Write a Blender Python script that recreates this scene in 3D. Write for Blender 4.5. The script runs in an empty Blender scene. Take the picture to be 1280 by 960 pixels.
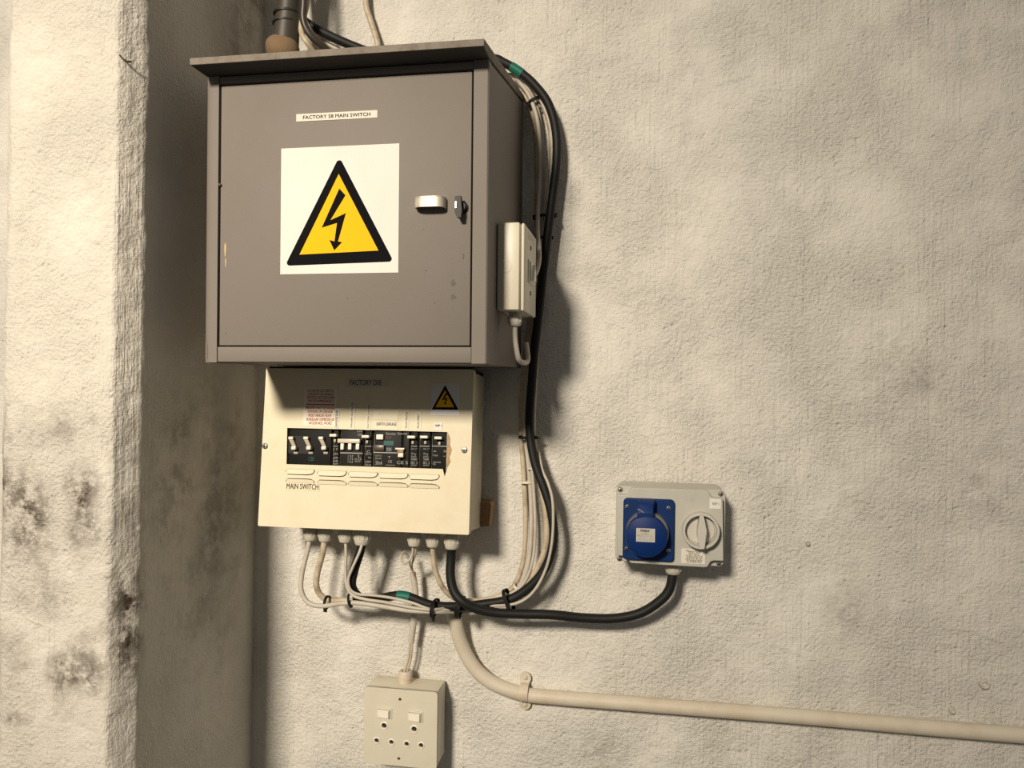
import bpy, bmesh, math, random
import numpy as np
from mathutils import Vector, Matrix, noise

random.seed(7)
scene = bpy.context.scene
COL = scene.collection
ZC = 1.55                      # eye height above the floor
PI = math.pi

# ------------------------------------------------------------------ camera
YAW, PITCH, ROLL, FPX, DIST = .1676, -.0014, .0088, 968.04, 1.10
_f0 = Vector((-math.sin(YAW), math.cos(YAW), 0)); _r0 = Vector((math.cos(YAW), math.sin(YAW), 0)); _u0 = Vector((0, 0, 1))
FWD = _f0 * math.cos(PITCH) + _u0 * math.sin(PITCH)
_u1 = _u0 * math.cos(PITCH) - _f0 * math.sin(PITCH)
RGT = _r0 * math.cos(ROLL) + _u1 * math.sin(ROLL)
UPV = _u1 * math.cos(ROLL) - _r0 * math.sin(ROLL)
EYE = Vector((0, -DIST, ZC))
cam_data = bpy.data.cameras.new('camera')
cam = bpy.data.objects.new('camera', cam_data); COL.objects.link(cam)
cam_data.sensor_fit = 'HORIZONTAL'; cam_data.sensor_width = 36
cam_data.lens = FPX / 1280 * 36; cam_data.clip_start = .02
M = Matrix((RGT, UPV, -FWD)).transposed().to_4x4(); M.translation = EYE
cam.matrix_world = M
scene.camera = cam

# ------------------------------------------------------------------ world, lamp, exposure
world = bpy.data.worlds.new('world'); scene.world = world; world.use_nodes = True
bg = world.node_tree.nodes['Background']
bg.inputs[0].default_value = (1.0, .96, .90, 1); bg.inputs[1].default_value = .125

def area_light(name, loc, target, size, power, col, spread=180):
    d = bpy.data.lights.new(name, 'AREA'); d.energy = power; d.color = col
    d.shape = 'RECTANGLE'; d.size = size[0]; d.size_y = size[1]; d.spread = math.radians(spread)
    o = bpy.data.objects.new(name, d); COL.objects.link(o); o.location = loc
    o.rotation_euler = (Vector(target) - Vector(loc)).to_track_quat('-Z', 'Y').to_euler()
    return o
# one warm factory lamp high on the left behind the photographer
area_light('factory_lamp', (-1.10, -4.00, ZC + 1.70), (-.62, 0, ZC - .02), (.62, .48), 17.6, (1.0, .875, .71), 47)

scene.view_settings.view_transform = 'Standard'; scene.view_settings.look = 'None'
scene.view_settings.gamma = 1; scene.view_settings.use_curve_mapping = False
scene.view_settings.exposure = 0.0

# ------------------------------------------------------------------ pixel -> point on a real plane
def ray(px, py):
    return FWD * FPX + RGT * (px - 640) + UPV * (480 - py)
def at(px, py, out=0.0):
    """point seen at (px,py) that stands `out` metres in front of the back wall"""
    d = ray(px, py); t = (-out + DIST) / d.y
    return EYE + d * t
class Frame:
    """a thing's own frame: x right, z up, -y out of its front"""
    def __init__(s, origin, rx=0.0, ry=0.0, rz=0.0):
        s.mat = Matrix.Translation(origin) @ Matrix.Rotation(rz, 4, 'Z') @ Matrix.Rotation(ry, 4, 'Y') @ Matrix.Rotation(rx, 4, 'X')
        s.inv = s.mat.inverted()
    def px(s, px, py, out=0.0):
        o = s.inv @ EYE; d = s.inv.to_3x3() @ ray(px, py)
        t = (-out - o.y) / d.y
        p = o + d * t
        return p.x, p.z
    def rect(s, x0, y0, x1, y1, out=0.0):
        a = s.px(x0, y0, out); b = s.px(x1, y1, out)
        return min(a[0], b[0]), min(a[1], b[1]), max(a[0], b[0]), max(a[1], b[1])
    def loc(s, w):
        return s.inv @ Vector(w)

# ------------------------------------------------------------------ materials
MATS = {}
def nodes_of(name):
    m = bpy.data.materials.new(name); m.use_nodes = True
    return m, m.node_tree.nodes, m.node_tree.links, m.node_tree.nodes['Principled BSDF']
def noise_node(N, L, coord, scale, detail=4, rough=.5, stretch=None):
    n = N.new('ShaderNodeTexNoise'); n.inputs['Scale'].default_value = scale
    n.inputs['Detail'].default_value = detail; n.inputs['Roughness'].default_value = rough
    if stretch:
        mp = N.new('ShaderNodeMapping'); mp.inputs['Scale'].default_value = stretch
        L.new(coord, mp.inputs['Vector']); L.new(mp.outputs[0], n.inputs['Vector'])
    else:
        L.new(coord, n.inputs['Vector'])
    return n.outputs['Fac']
def ramp(N, L, fac, a, b, ca=(0, 0, 0, 1), cb=(1, 1, 1, 1)):
    r = N.new('ShaderNodeValToRGB'); r.color_ramp.elements[0].position = a; r.color_ramp.elements[1].position = b
    r.color_ramp.elements[0].color = ca; r.color_ramp.elements[1].color = cb
    L.new(fac, r.inputs[0]); return r.outputs[0]
def mixc(N, L, fac, a, b, mode='MIX'):
    m = N.new('ShaderNodeMix'); m.data_type = 'RGBA'; m.blend_type = mode
    for sock, v in ((m.inputs[0], fac), (m.inputs[6], a), (m.inputs[7], b)):
        if isinstance(v, (int, float)): sock.default_value = v
        elif isinstance(v, tuple): sock.default_value = v
        else: L.new(v, sock)
    return m.outputs[2]
def math_n(N, L, op, a, b=0.0, clamp=False):
    m = N.new('ShaderNodeMath'); m.operation = op; m.use_clamp = clamp
    for i, v in enumerate((a, b)):
        if isinstance(v, (int, float)): m.inputs[i].default_value = v
        else: L.new(v, m.inputs[i])
    return m.outputs[0]
def c4(c): return (c[0], c[1], c[2], 1)

def mat(name, col, rough=.5, metal=0.0, spec=.5, dirt=None, dirt_amt=.0, dirt_scale=30, bump=0.0, bump_scale=300, stretch=None):
    if name in MATS: return MATS[name]
    m, N, L, B = nodes_of(name)
    B.inputs['Roughness'].default_value = rough; B.inputs['Metallic'].default_value = metal
    B.inputs['Specular IOR Level'].default_value = spec
    tc = N.new('ShaderNodeTexCoord').outputs['Object']
    n = noise_node(N, L, tc, dirt_scale, 6, .6, stretch)
    if dirt:
        f = ramp(N, L, n, .45, .75); f = math_n(N, L, 'MULTIPLY', f, dirt_amt)
        c = mixc(N, L, f, c4(col), c4(dirt))
    else:
        lo = tuple(x * .95 for x in col); hi = tuple(min(1, x * 1.04) for x in col)
        c = mixc(N, L, n, c4(lo), c4(hi))
    L.new(c, B.inputs['Base Color'])
    if bump:
        b = N.new('ShaderNodeBump'); b.inputs['Strength'].default_value = bump; b.inputs['Distance'].default_value = .001
        L.new(noise_node(N, L, tc, bump_scale, 3), b.inputs['Height']); L.new(b.outputs[0], B.inputs['Normal'])
    MATS[name] = m
    return m

def plaster(name, base, tint, smudge_rules, bump=1.0, fine=1.0):
    """painted rough plaster; smudge_rules: list of (x, y, z, radius, strength) of dirt patches"""
    m, N, L, B = nodes_of(name)
    B.inputs['Roughness'].default_value = .72; B.inputs['Specular IOR Level'].default_value = .25
    tc = N.new('ShaderNodeTexCoord').outputs['Object']
    big = noise_node(N, L, tc, 4.5, 4, .55)
    c = mixc(N, L, ramp(N, L, big, .35, .68), c4(base), c4(tint))
    speck = noise_node(N, L, tc, 55, 5, .65)
    c = mixc(N, L, math_n(N, L, 'MULTIPLY', ramp(N, L, speck, .66, .8), .35), c, c4((.30, .26, .20)))
    # smudges where hands and tyres rubbed
    tot = None; wobble = noise_node(N, L, tc, 24, 5, .65) if smudge_rules else None
    for (x, y, z, rx, rz, st) in smudge_rules:
        mp = N.new('ShaderNodeMapping'); L.new(tc, mp.inputs['Vector'])
        mp.inputs['Location'].default_value = (-x / rx, -y / rx, -z / rz); mp.inputs['Scale'].default_value = (1 / rx, 1 / rx, 1 / rz)
        ln = N.new('ShaderNodeVectorMath'); ln.operation = 'LENGTH'; L.new(mp.outputs[0], ln.inputs[0])
        far = math_n(N, L, 'ADD', ln.outputs['Value'], math_n(N, L, 'MULTIPLY', math_n(N, L, 'SUBTRACT', wobble, .5), 1.5))
        g = ramp(N, L, far, 0.0, 1.15, (1, 1, 1, 1), (0, 0, 0, 1))
        g = math_n(N, L, 'MULTIPLY', g, st * 1.1)
        tot = g if tot is None else math_n(N, L, 'MAXIMUM', tot, g)
    if tot is not None:
        pat = noise_node(N, L, tc, 42, 8, .72)
        pat2 = noise_node(N, L, tc, 14, 5, .6)
        f = math_n(N, L, 'MULTIPLY', ramp(N, L, pat, .41, .54), ramp(N, L, pat2, .36, .54))
        f = math_n(N, L, 'MULTIPLY', f, tot, True)
        f2 = math_n(N, L, 'MULTIPLY', tot, .13)
        f = math_n(N, L, 'ADD', f, f2, True)
        c = mixc(N, L, f, c, c4((.075, .055, .038)))
    L.new(c, B.inputs['Base Color'])
    # stipple left by the brush in patches, vertical drags elsewhere, small pits, a few trowel ridges
    h1 = ramp(N, L, noise_node(N, L, tc, 235, 5, .62), .33, .68)
    h1b = ramp(N, L, noise_node(N, L, tc, 75, 3, .5), .32, .68)
    area = noise_node(N, L, tc, 7.5, 4, .6)
    a2 = ramp(N, L, area, .36, .62, (.38, .38, .38, 1), (1, 1, 1, 1))
    drag = ramp(N, L, noise_node(N, L, tc, 190, 4, .6, (1, 1, .03)), .38, .66)
    area2 = noise_node(N, L, tc, 5, 3, .5, (1.3, 1.3, .5))
    a3 = ramp(N, L, area2, .36, .60)
    v = N.new('ShaderNodeTexVoronoi'); v.inputs['Scale'].default_value = 62; L.new(tc, v.inputs['Vector'])
    pit = ramp(N, L, v.outputs['Distance'], .03, .20)
    h = math_n(N, L, 'MULTIPLY', math_n(N, L, 'MULTIPLY', h1, a2), .52 * fine)
    h = math_n(N, L, 'ADD', h, math_n(N, L, 'MULTIPLY', h1b, .16 * fine))
    h = math_n(N, L, 'ADD', h, math_n(N, L, 'MULTIPLY', math_n(N, L, 'MULTIPLY', drag, a3), .27))
    h = math_n(N, L, 'ADD', h, math_n(N, L, 'MULTIPLY', math_n(N, L, 'MULTIPLY', pit, a2), .45))
    trowel = N.new('ShaderNodeTexVoronoi'); trowel.feature = 'DISTANCE_TO_EDGE'; trowel.inputs['Scale'].default_value = 5.0; trowel.inputs['Randomness'].default_value = 1.0
    wob = N.new('ShaderNodeMix'); wob.data_type = 'VECTOR'; wob.inputs[0].default_value = .12
    nz = N.new('ShaderNodeTexNoise'); nz.inputs['Scale'].default_value = 6; nz.inputs['Detail'].default_value = 5; L.new(tc, nz.inputs['Vector'])
    L.new(tc, wob.inputs[4]); L.new(nz.outputs['Color'], wob.inputs[5]); L.new(wob.outputs[1], trowel.inputs['Vector'])
    edge = ramp(N, L, trowel.outputs['Distance'], 0.0, .012)
    edge_on = ramp(N, L, noise_node(N, L, tc, 8, 2, .5), .60, .70)
    h = math_n(N, L, 'ADD', h, math_n(N, L, 'MULTIPLY', math_n(N, L, 'MULTIPLY', math_n(N, L, 'SUBTRACT', 1.0, edge), edge_on), .22))
    b = N.new('ShaderNodeBump'); b.inputs['Strength'].default_value = bump; b.inputs['Distance'].default_value = .0042
    L.new(h, b.inputs['Height']); L.new(b.outputs[0], B.inputs['Normal'])
    return m

# ------------------------------------------------------------------ mesh builder
class MB:
    def __init__(s): s.v = []; s.f = []; s.m = []
    def add(s, verts, faces, mi=0):
        o = len(s.v); s.v.extend([tuple(x) for x in verts])
        for f in faces: s.f.append([i + o for i in f]); s.m.append(mi)
        return s
    def bm(s, b, mi=0):
        b.verts.index_update()
        s.add([v.co for v in b.verts], [[v.index for v in f.verts] for f in b.faces], mi); b.free(); return s
    def box(s, x0, y0, z0, x1, y1, z1, mi=0, bev=0.0, seg=2):
        b = bmesh.new(); bmesh.ops.create_cube(b, size=1)
        for v in b.verts:
            v.co = Vector((x0 + (v.co.x + .5) * (x1 - x0), y0 + (v.co.y + .5) * (y1 - y0), z0 + (v.co.z + .5) * (z1 - z0)))
        if bev: bmesh.ops.bevel(b, geom=list(b.edges), offset=bev, segments=seg, affect='EDGES', profile=.5)
        return s.bm(b, mi)
    def prism(s, poly, a0, a1, axis='y', mi=0):
        """poly of 2D points extruded along axis: y -> (x,z); x -> (y,z); z -> (x,y)"""
        mk = {'y': lambda p, a: (p[0], a, p[1]), 'x': lambda p, a: (a, p[0], p[1]), 'z': lambda p, a: (p[0], p[1], a)}[axis]
        n = len(poly)
        vs = [mk(p, a0) for p in poly] + [mk(p, a1) for p in poly]
        fs = [list(range(n)), list(range(2 * n - 1, n - 1, -1))] + [[i, (i + 1) % n, n + (i + 1) % n, n + i] for i in range(n)]
        return s.add(vs, fs, mi)
    def plate(s, outer, holes, y0, y1, mi=0):
        """flat plate with holes; y0 front, y1 back"""
        b = bmesh.new(); loops = []
        for lp in [outer] + holes:
            vs = [b.verts.new((p[0], y0, p[1])) for p in lp]
            es = [b.edges.new((vs[i], vs[(i + 1) % len(vs)])) for i in range(len(vs))]
            loops.append(lp)
        bmesh.ops.triangle_fill(b, use_beauty=True, use_dissolve=False, edges=list(b.edges))
        s.bm(b, mi)
        for lp in loops:
            n = len(lp)
            s.add([(p[0], y0, p[1]) for p in lp] + [(p[0], y1, p[1]) for p in lp],
                  [[i, (i + 1) % n, n + (i + 1) % n, n + i] for i in range(n)], mi)
        return s
    def lathe(s, prof, org, axis='-y', seg=20, mi=0, hexa=False):
        """prof: (radius, height) along axis from org"""
        ax = {'-y': ((1, 0, 0), (0, 0, 1), (0, -1, 0)), 'z': ((1, 0, 0), (0, 1, 0), (0, 0, 1)), '-z': ((1, 0, 0), (0, 1, 0), (0, 0, -1)),
              'x': ((0, 1, 0), (0, 0, 1), (1, 0, 0))}[axis]
        a, b_, c = (Vector(t) for t in ax); org = Vector(org)
        vs = []; fs = []
        for (r, h) in prof:
            for k in range(seg):
                t = 2 * PI * k / seg
                vs.append(org + a * (r * math.cos(t)) + b_ * (r * math.sin(t)) + c * h)
        for i in range(len(prof) - 1):
            for k in range(seg):
                k2 = (k + 1) % seg
                fs.append([i * seg + k, i * seg + k2, (i + 1) * seg + k2, (i + 1) * seg + k])
        if prof[0][0] > 1e-6: fs.append(list(range(seg)))
        if prof[-1][0] > 1e-6: fs.append([(len(prof) - 1) * seg + k for k in range(seg)])
        return s.add(vs, fs, mi)
    def tube(s, pts, r, seg=10, mi=0, flat=1.0, caps=True):
        pts = [Vector(p) for p in pts]; n = len(pts)
        rs = r if isinstance(r, (list, tuple)) else [r] * n
        T = []
        for i in range(n):
            d = pts[min(i + 1, n - 1)] - pts[max(i - 1, 0)]; T.append(d.normalized())
        up = Vector((0, 1, 0)) if abs(T[0].y) < .9 else Vector((0, 0, 1))
        nrm = (up - T[0] * up.dot(T[0])).normalized()
        vs = []; fs = []
        for i in range(n):
            nrm = (nrm - T[i] * nrm.dot(T[i])).normalized(); bn = T[i].cross(nrm)
            for k in range(seg):
                t = 2 * PI * k / seg
                vs.append(pts[i] + nrm * (rs[i] * flat * math.cos(t)) + bn * (rs[i] * math.sin(t)))
        for i in range(n - 1):
            for k in range(seg):
                k2 = (k + 1) % seg
                fs.append([i * seg + k, i * seg + k2, (i + 1) * seg + k2, (i + 1) * seg + k])
        if caps: fs.append(list(range(seg))[::-1]); fs.append([(n - 1) * seg + k for k in range(seg)])
        return s.add(vs, fs, mi)
    def quad(s, x0, z0, x1, z1, y, mi=0):
        return s.add([(x0, y, z0), (x1, y, z0), (x1, y, z1), (x0, y, z1)], [[0, 1, 2, 3]], mi)
    def poly(s, pts, y, mi=0):
        b = bmesh.new(); vs = [b.verts.new((p[0], y, p[1])) for p in pts]
        for i in range(len(vs)): b.edges.new((vs[i], vs[(i + 1) % len(vs)]))
        bmesh.ops.triangle_fill(b, use_beauty=True, edges=list(b.edges)); return s.bm(b, mi)
    def text(s, txt, x0, z0, x1, z1, y, mi=0, turn=False, bold=0.0):
        """text stretched to fill the rectangle; turn: reads upwards; bold: stroke widening as a share of the letter height"""
        vs, fs = glyphs(txt)
        w = max(v[0] for v in vs); h = max(v[1] for v in vs); l = min(v[0] for v in vs); lo = min(v[1] for v in vs)
        hgt = (x1 - x0) if turn else (z1 - z0); k = bold * hgt
        for dx, dz in (((0, 0),) if not bold else ((-k, 0), (k, 0), (0, -k), (0, k))):
            out = []
            for (a, b) in vs:
                u = (a - l) / (w - l); t = (b - lo) / (h - lo)
                if turn: u, t = 1 - t, u
                out.append((x0 + u * (x1 - x0) + dx, y, z0 + t * (z1 - z0) + dz))
            s.add(out, fs, mi)
        return s
    def build(s, name, mats, parent=None, smooth=True, angle=35, loc=None):
        me = bpy.data.meshes.new(name); me.from_pydata(s.v, [], s.f)
        if not isinstance(mats, (list, tuple)): mats = [mats]
        for m in mats: me.materials.append(m)
        me.polygons.foreach_set('material_index', s.m)
        b = bmesh.new(); b.from_mesh(me); bmesh.ops.recalc_face_normals(b, faces=list(b.faces)); b.to_mesh(me); b.free()
        if smooth:
            me.polygons.foreach_set('use_smooth', [True] * len(me.polygons)); me.set_sharp_from_angle(angle=math.radians(angle))
        me.update()
        o = bpy.data.objects.new(name, me); COL.objects.link(o)
        if name == 'printing': o['kind'] = 'stuff'
        if parent is not None: o.parent = parent
        if loc is not None: o.location = loc
        return o
_GL = {}
def glyphs(txt):
    key = txt
    if key not in _GL:
        cu = bpy.data.curves.new('t', 'FONT'); cu.body = txt; cu.resolution_u = 3;
        ob = bpy.data.objects.new('t', cu); COL.objects.link(ob)
        dg = bpy.context.evaluated_depsgraph_get(); dg.update()
        me = bpy.data.meshes.new_from_object(ob.evaluated_get(dg))
        _GL[key] = ([(v.co.x, v.co.y) for v in me.vertices], [list(p.vertices) for p in me.polygons])
        bpy.data.objects.remove(ob); bpy.data.curves.remove(cu); bpy.data.meshes.remove(me)
    return _GL[key]

def tag(o, label=None, cat=None, group=None, kind=None):
    if label: o['label'] = label
    if cat: o['category'] = cat
    if group: o['group'] = group
    if kind: o['kind'] = kind
    return o
def empty(name, fr, label, cat, group=None):
    o = bpy.data.objects.new(name, None); COL.objects.link(o); o.matrix_world = fr.mat; o.empty_display_size = .05
    return tag(o, label, cat, group)
def dup(o, parent, loc):
    c = o.copy(); COL.objects.link(c); c.parent = parent; c.location = loc; return c
def rrect(x0, z0, x1, z1, r, n=5):
    out = []
    for cx, cz, a in ((x1 - r, z1 - r, 0), (x0 + r, z1 - r, 90), (x0 + r, z0 + r, 180), (x1 - r, z0 + r, 270)):
        for k in range(n + 1):
            t = math.radians(a + 90 * k / n); out.append((cx + r * math.cos(t), cz + r * math.sin(t)))
    return out
def circ(cx, cz, r, n=20):
    return [(cx + r * math.cos(2 * PI * k / n), cz + r * math.sin(2 * PI * k / n)) for k in range(n)]
def spline(P, sub=8):
    """Catmull-Rom (centripetal-ish) through P"""
    P = [Vector(p) for p in P]; Q = [P[0] * 2 - P[1]] + P + [P[-1] * 2 - P[-2]]
    out = []
    for i in range(1, len(Q) - 2):
        p0, p1, p2, p3 = Q[i - 1], Q[i], Q[i + 1], Q[i + 2]
        for k in range(sub):
            t = k / sub
            out.append(.5 * ((2 * p1) + (p2 - p0) * t + (2 * p0 - 5 * p1 + 4 * p2 - p3) * t * t + (3 * p1 - p0 - 3 * p2 + p3) * t ** 3))
    out.append(P[-1]); return out

# ------------------------------------------------------------------ numpy value noise for the plaster relief
_rng = np.random.RandomState(3); _TAB = _rng.rand(64, 64, 64)
def vnoise(x, y, z):
    xi, yi, zi = (np.floor(t).astype(int) for t in (x, y, z)); xf, yf, zf = x - xi, y - yi, z - zi
    s = lambda t: t * t * (3 - 2 * t)
    u, v, w = s(xf), s(yf), s(zf); r = 0
    for dx in (0, 1):
        for dy in (0, 1):
            for dz in (0, 1):
                r = r + _TAB[(xi + dx) & 63, (yi + dy) & 63, (zi + dz) & 63] * (u if dx else 1 - u) * (v if dy else 1 - v) * (w if dz else 1 - w)
    return r - .5
def grid_mesh(name, P, material, kind='structure'):
    """P: (n,m,3) array"""
    n, m, _ = P.shape
    idx = np.arange(n * m).reshape(n, m)
    q = np.stack([idx[:-1, :-1], idx[:-1, 1:], idx[1:, 1:], idx[1:, :-1]], -1).reshape(-1, 4)
    me = bpy.data.meshes.new(name)
    me.vertices.add(n * m); me.vertices.foreach_set('co', P.reshape(-1).astype(np.float32))
    me.loops.add(q.size); me.loops.foreach_set('vertex_index', q.reshape(-1).astype(np.int32))
    me.polygons.add(len(q)); me.polygons.foreach_set('loop_start', np.arange(0, q.size, 4, dtype=np.int32))
    me.polygons.foreach_set('use_smooth', np.ones(len(q), dtype=bool))
    me.materials.append(material); me.update(calc_edges=True); me.validate()
    o = bpy.data.objects.new(name, me); COL.objects.link(o); o['kind'] = kind
    return o
def axis_pts(lo, a, b, hi, fine, coarse):
    return np.concatenate([np.arange(lo, a, coarse), np.arange(a, b, fine), np.arange(b, hi + coarse * .5, coarse)])

# ================================================================== SETTING
PL_BACK = plaster('wall_plaster', (.80, .768, .695), (.765, .74, .675), [
    (.34, 0, ZC + .02, .06, .05, .35), (.28, 0, ZC - .30, .05, .05, .3), (-.05, 0, ZC - .52, .05, .04, .25), (.44, 0, ZC - .12, .05, .07, .3)], bump=1.0)
PL_LEFT = plaster('pier_plaster', (.72, .68, .60), (.685, .648, .572), [
    (-.70, -.31, ZC - .16, .045, .07, .85), (-.63, -.31, ZC - .14, .03, .08, .8), (-.69, -.31, ZC - .25, .05, .04, .45),
    (-.72, -.31, ZC - .33, .035, .06, .7), (-.635, -.31, ZC - .345, .05, .06, .85), (-.738, -.31, ZC - .12, .02, .13, .8),
    (-.585, -.29, ZC - .27, .03, .12, .9), (-.585, -.29, ZC - .16, .03, .05, .6), (-.585, -.29, ZC - .08, .03, .05, .4), (-.66, -.31, ZC - .06, .06, .04, .35),
    (-.72, -.31, ZC - .395, .03, .012, .5),
    (-.58, -.12, ZC - .2, .13, .26, .40), (-.58, -.2, ZC - .12, .1, .12, .45), (-.58, -.05, ZC + .45, .07, .3, .5)], bump=.9, fine=.9)

xs = axis_pts(-1.6, -.62, .62, 1.7, .0032, .06); zs = axis_pts(0, ZC - .64, ZC + .66, 2.9, .0032, .06)
X, Z = np.meshgrid(xs, zs, indexing='xy')
Y = vnoise(X * 9, 0 * X + 3.3, Z * 7) * .0050 + vnoise(X * 34, 0 * X + 7.1, Z * 22) * .0022 + vnoise(X * 110, 0 * X + 1.7, Z * 70) * .0012
# trowel ridges and gouges pressed into the plaster
for (pa, pb, h_, wd_) in (((893, 104), (936, 92), .0016, .0028), ((945, 118), (985, 126), .0012, .004), ((1072, 82), (1073, 98), .0014, .0026), ((1045, 110), (1060, 104), .0010, .003), ((1188, 785), (1222, 790), .0013, .003),
                          ((1222, 790), (1262, 808), .0013, .003), ((970, 806), (1040, 834), .0012, .0035), ((800, 378), (850, 362), .0011, .0026), ((822, 418), (850, 388), .0010, .005), ((834, 424), (862, 396), .0010, .005), ((1040, 514), (1044, 500), -.0016, .003),
                          ((1200, 745), (1222, 733), .0012, .003), ((1056, 607), (1074, 605), -.0014, .003), ((812, 934), (822, 937), -.0014, .0028), ((845, 925), (849, 930), .002, .004), ((400, 880), (440, 896), .001, .003)):
    A_, B_ = at(*pa), at(*pb); dx_, dz_ = B_.x - A_.x, B_.z - A_.z; L2 = dx_ * dx_ + dz_ * dz_
    t_ = np.clip(((X - A_.x) * dx_ + (Z - A_.z) * dz_) / L2, 0, 1)
    Y = Y - h_ * np.exp(-(((X - A_.x - t_ * dx_) ** 2 + (Z - A_.z - t_ * dz_) ** 2) / wd_ ** 2))
grid_mesh('wall_back', np.stack([X, Y + .0035, Z], -1)[:, ::-1], PL_BACK)

# masonry pier that closes the niche on the left: niche side, chamfer, front face, far chamfer, far side
prof = [(-.5815, .03), (-.5767, -.282), (-.5930, -.310), (-.7310, -.310), (-.757, -.284), (-.760, .03)]
S = []; segid = []
for i in range(len(prof) - 1):
    a, b = np.array(prof[i]), np.array(prof[i + 1]); n = max(3, int(np.linalg.norm(b - a) / .0032))
    for k in range(n): S.append(a + (b - a) * k / n); segid.append((i, k / n))
S.append(np.array(prof[-1])); segid.append((4, 1.0))
S = np.array(S)
tang = np.gradient(S, axis=0); nor = np.stack([-tang[:, 1], tang[:, 0]], 1)
ker = np.array([.25, .5, .25])
for _ in range(2): nor = np.stack([np.convolve(np.pad(nor[:, j], 1, 'edge'), ker, 'valid') for j in (0, 1)], 1)
nor /= np.linalg.norm(nor, axis=1, keepdims=True); 
Ssm = S.copy()
for _ in range(2): Ssm[1:-1] = .25 * Ssm[:-2] + .5 * Ssm[1:-1] + .25 * Ssm[2:]
zs = axis_pts(0, ZC - .56, ZC + .56, 2.9, .0032, .06)
SX, Z = np.meshgrid(Ssm[:, 0], zs); SY, _ = np.meshgrid(Ssm[:, 1], zs)
NX, _ = np.meshgrid(nor[:, 0], zs); NY, _ = np.meshgrid(nor[:, 1], zs)
rough = np.array([(1.0 if 0 < i < 4 else .45) * (1.35 if i == 1 else 1) for i, _ in segid])[None, :]
D = vnoise(SX * 11, SY * 11, Z * 8) * .0022 + vnoise(SX * 45, SY * 45, Z * 32) * .0020 + vnoise(SX * 120, SY * 120, Z * 100) * .0017
D = D * rough
sgn = -1.0 if (nor[len(nor) // 2][1] > 0) else 1.0
grid_mesh('wall_left', np.stack([SX + .0107 * (Z - ZC) + NX * D * sgn, SY + NY * D * sgn, Z], -1), PL_LEFT)
fl = MB().box(-1.6, -3.4, -.05, 1.7, .02, 0).build('floor', mat('concrete_floor', (.16, .15, .135), .8, dirt=(.10, .09, .08), dirt_amt=.5, dirt_scale=6))
fl['kind'] = 'structure'

# ------------------------------------------------------------------ shared materials
GREY = mat('grey_enamel', (.205, .181, .159), .6, spec=.3, dirt=(.165, .14, .112), dirt_amt=.35, dirt_scale=7, bump=.12, bump_scale=90)
GREYD = mat('grey_enamel_roof', (.235, .205, .172), .7, spec=.2, dirt=(.13, .10, .075), dirt_amt=.8, dirt_scale=60, bump=.3, bump_scale=200)
BLACK = mat('black_gap', (.012, .011, .010), .7)
STEEL = mat('dull_steel', (.55, .52, .46), .35, metal=1.0, dirt=(.2, .16, .11), dirt_amt=.5, dirt_scale=150)
DARKSTEEL = mat('dark_steel', (.028, .025, .022), .5, spec=.3)
CREAM = mat('cream_enamel', (.745, .68, .505), .5, spec=.3, dirt=(.62, .49, .30), dirt_amt=.28, dirt_scale=28)
CREAM2 = mat('cream_side', (.74, .68, .51), .45, dirt=(.5, .42, .3), dirt_amt=.3, dirt_scale=40)
PAPER = mat('white_sticker', (.77, .745, .69), .6, spec=.2, dirt=(.68, .64, .56), dirt_amt=.35, dirt_scale=14)
TAPEW = mat('label_tape', (.74, .70, .60), .6, spec=.2)
CLEAR = mat('cream_tape', (.76, .705, .55), .5, spec=.3)
INK = mat('black_ink', (.008, .008, .009), .85, spec=.05)
GREYINK = mat('grey_print', (.30, .30, .27), .5)
RED = mat('red_ink', (.55, .07, .045), .5)
YELLOW = mat('warning_yellow', (.93, .50, .003), .6, spec=.12)
BAKE = mat('black_bakelite', (.012, .012, .012), .6, spec=.12)
BAKE2 = mat('black_bakelite_raised', (.017, .0165, .016), .55, spec=.15)
HANDLE = mat('toggle_white', (.78, .73, .60), .35)
DULLH = mat('toggle_dull', (.42, .36, .28), .4, dirt=(.25, .2, .14), dirt_amt=.6, dirt_scale=300)
GREEN = mat('green_print', (.012, .10, .085), .3)
GLAND = mat('gland_plastic', (.55, .52, .44), .5, dirt=(.36, .30, .21), dirt_amt=.5, dirt_scale=90)
PVCW = mat('white_pvc', (.53, .49, .42), .5, spec=.3, dirt=(.33, .26, .17), dirt_amt=.45, dirt_scale=45)
PVCD = mat('dirty_beige_pvc', (.53, .455, .33), .5, dirt=(.24, .16, .08), dirt_amt=.8, dirt_scale=70)
PVCG = mat('grey_white_pvc', (.55, .51, .44), .5, dirt=(.34, .28, .2), dirt_amt=.4, dirt_scale=45)
RUBBER = mat('black_rubber', (.012, .012, .012), .55, spec=.25)
TIE = mat('black_nylon', (.011, .011, .011), .65, spec=.15)
TIEW = mat('white_nylon', (.72, .68, .57), .35)
TAPE = mat('green_tape', (.008, .135, .095), .5, spec=.3)
PAINTP = mat('painted_pipe', (.64, .58, .47), .5, spec=.3, dirt=(.46, .33, .19), dirt_amt=.5, dirt_scale=22, bump=.25, bump_scale=70)
GREYBOX = mat('grey_box_plastic', (.50, .49, .43), .42, dirt=(.38, .36, .30), dirt_amt=.3, dirt_scale=40)
GREYKNOB = mat('grey_knob_plastic', (.56, .54, .48), .4)
BLUE = mat('blue_plastic', (.002, .023, .125), .5, spec=.22)
BLUED = mat('blue_plastic_flange', (.002, .024, .115), .42, spec=.3)
IVORY = mat('ivory_plastic', (.67, .63, .51), .38, dirt=(.58, .50, .36), dirt_amt=.3, dirt_scale=40)
IVORYL = mat('ivory_rocker', (.86, .82, .69), .3)
CHROME = mat('screw_chrome', (.75, .74, .70), .22, metal=1.0)
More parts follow.
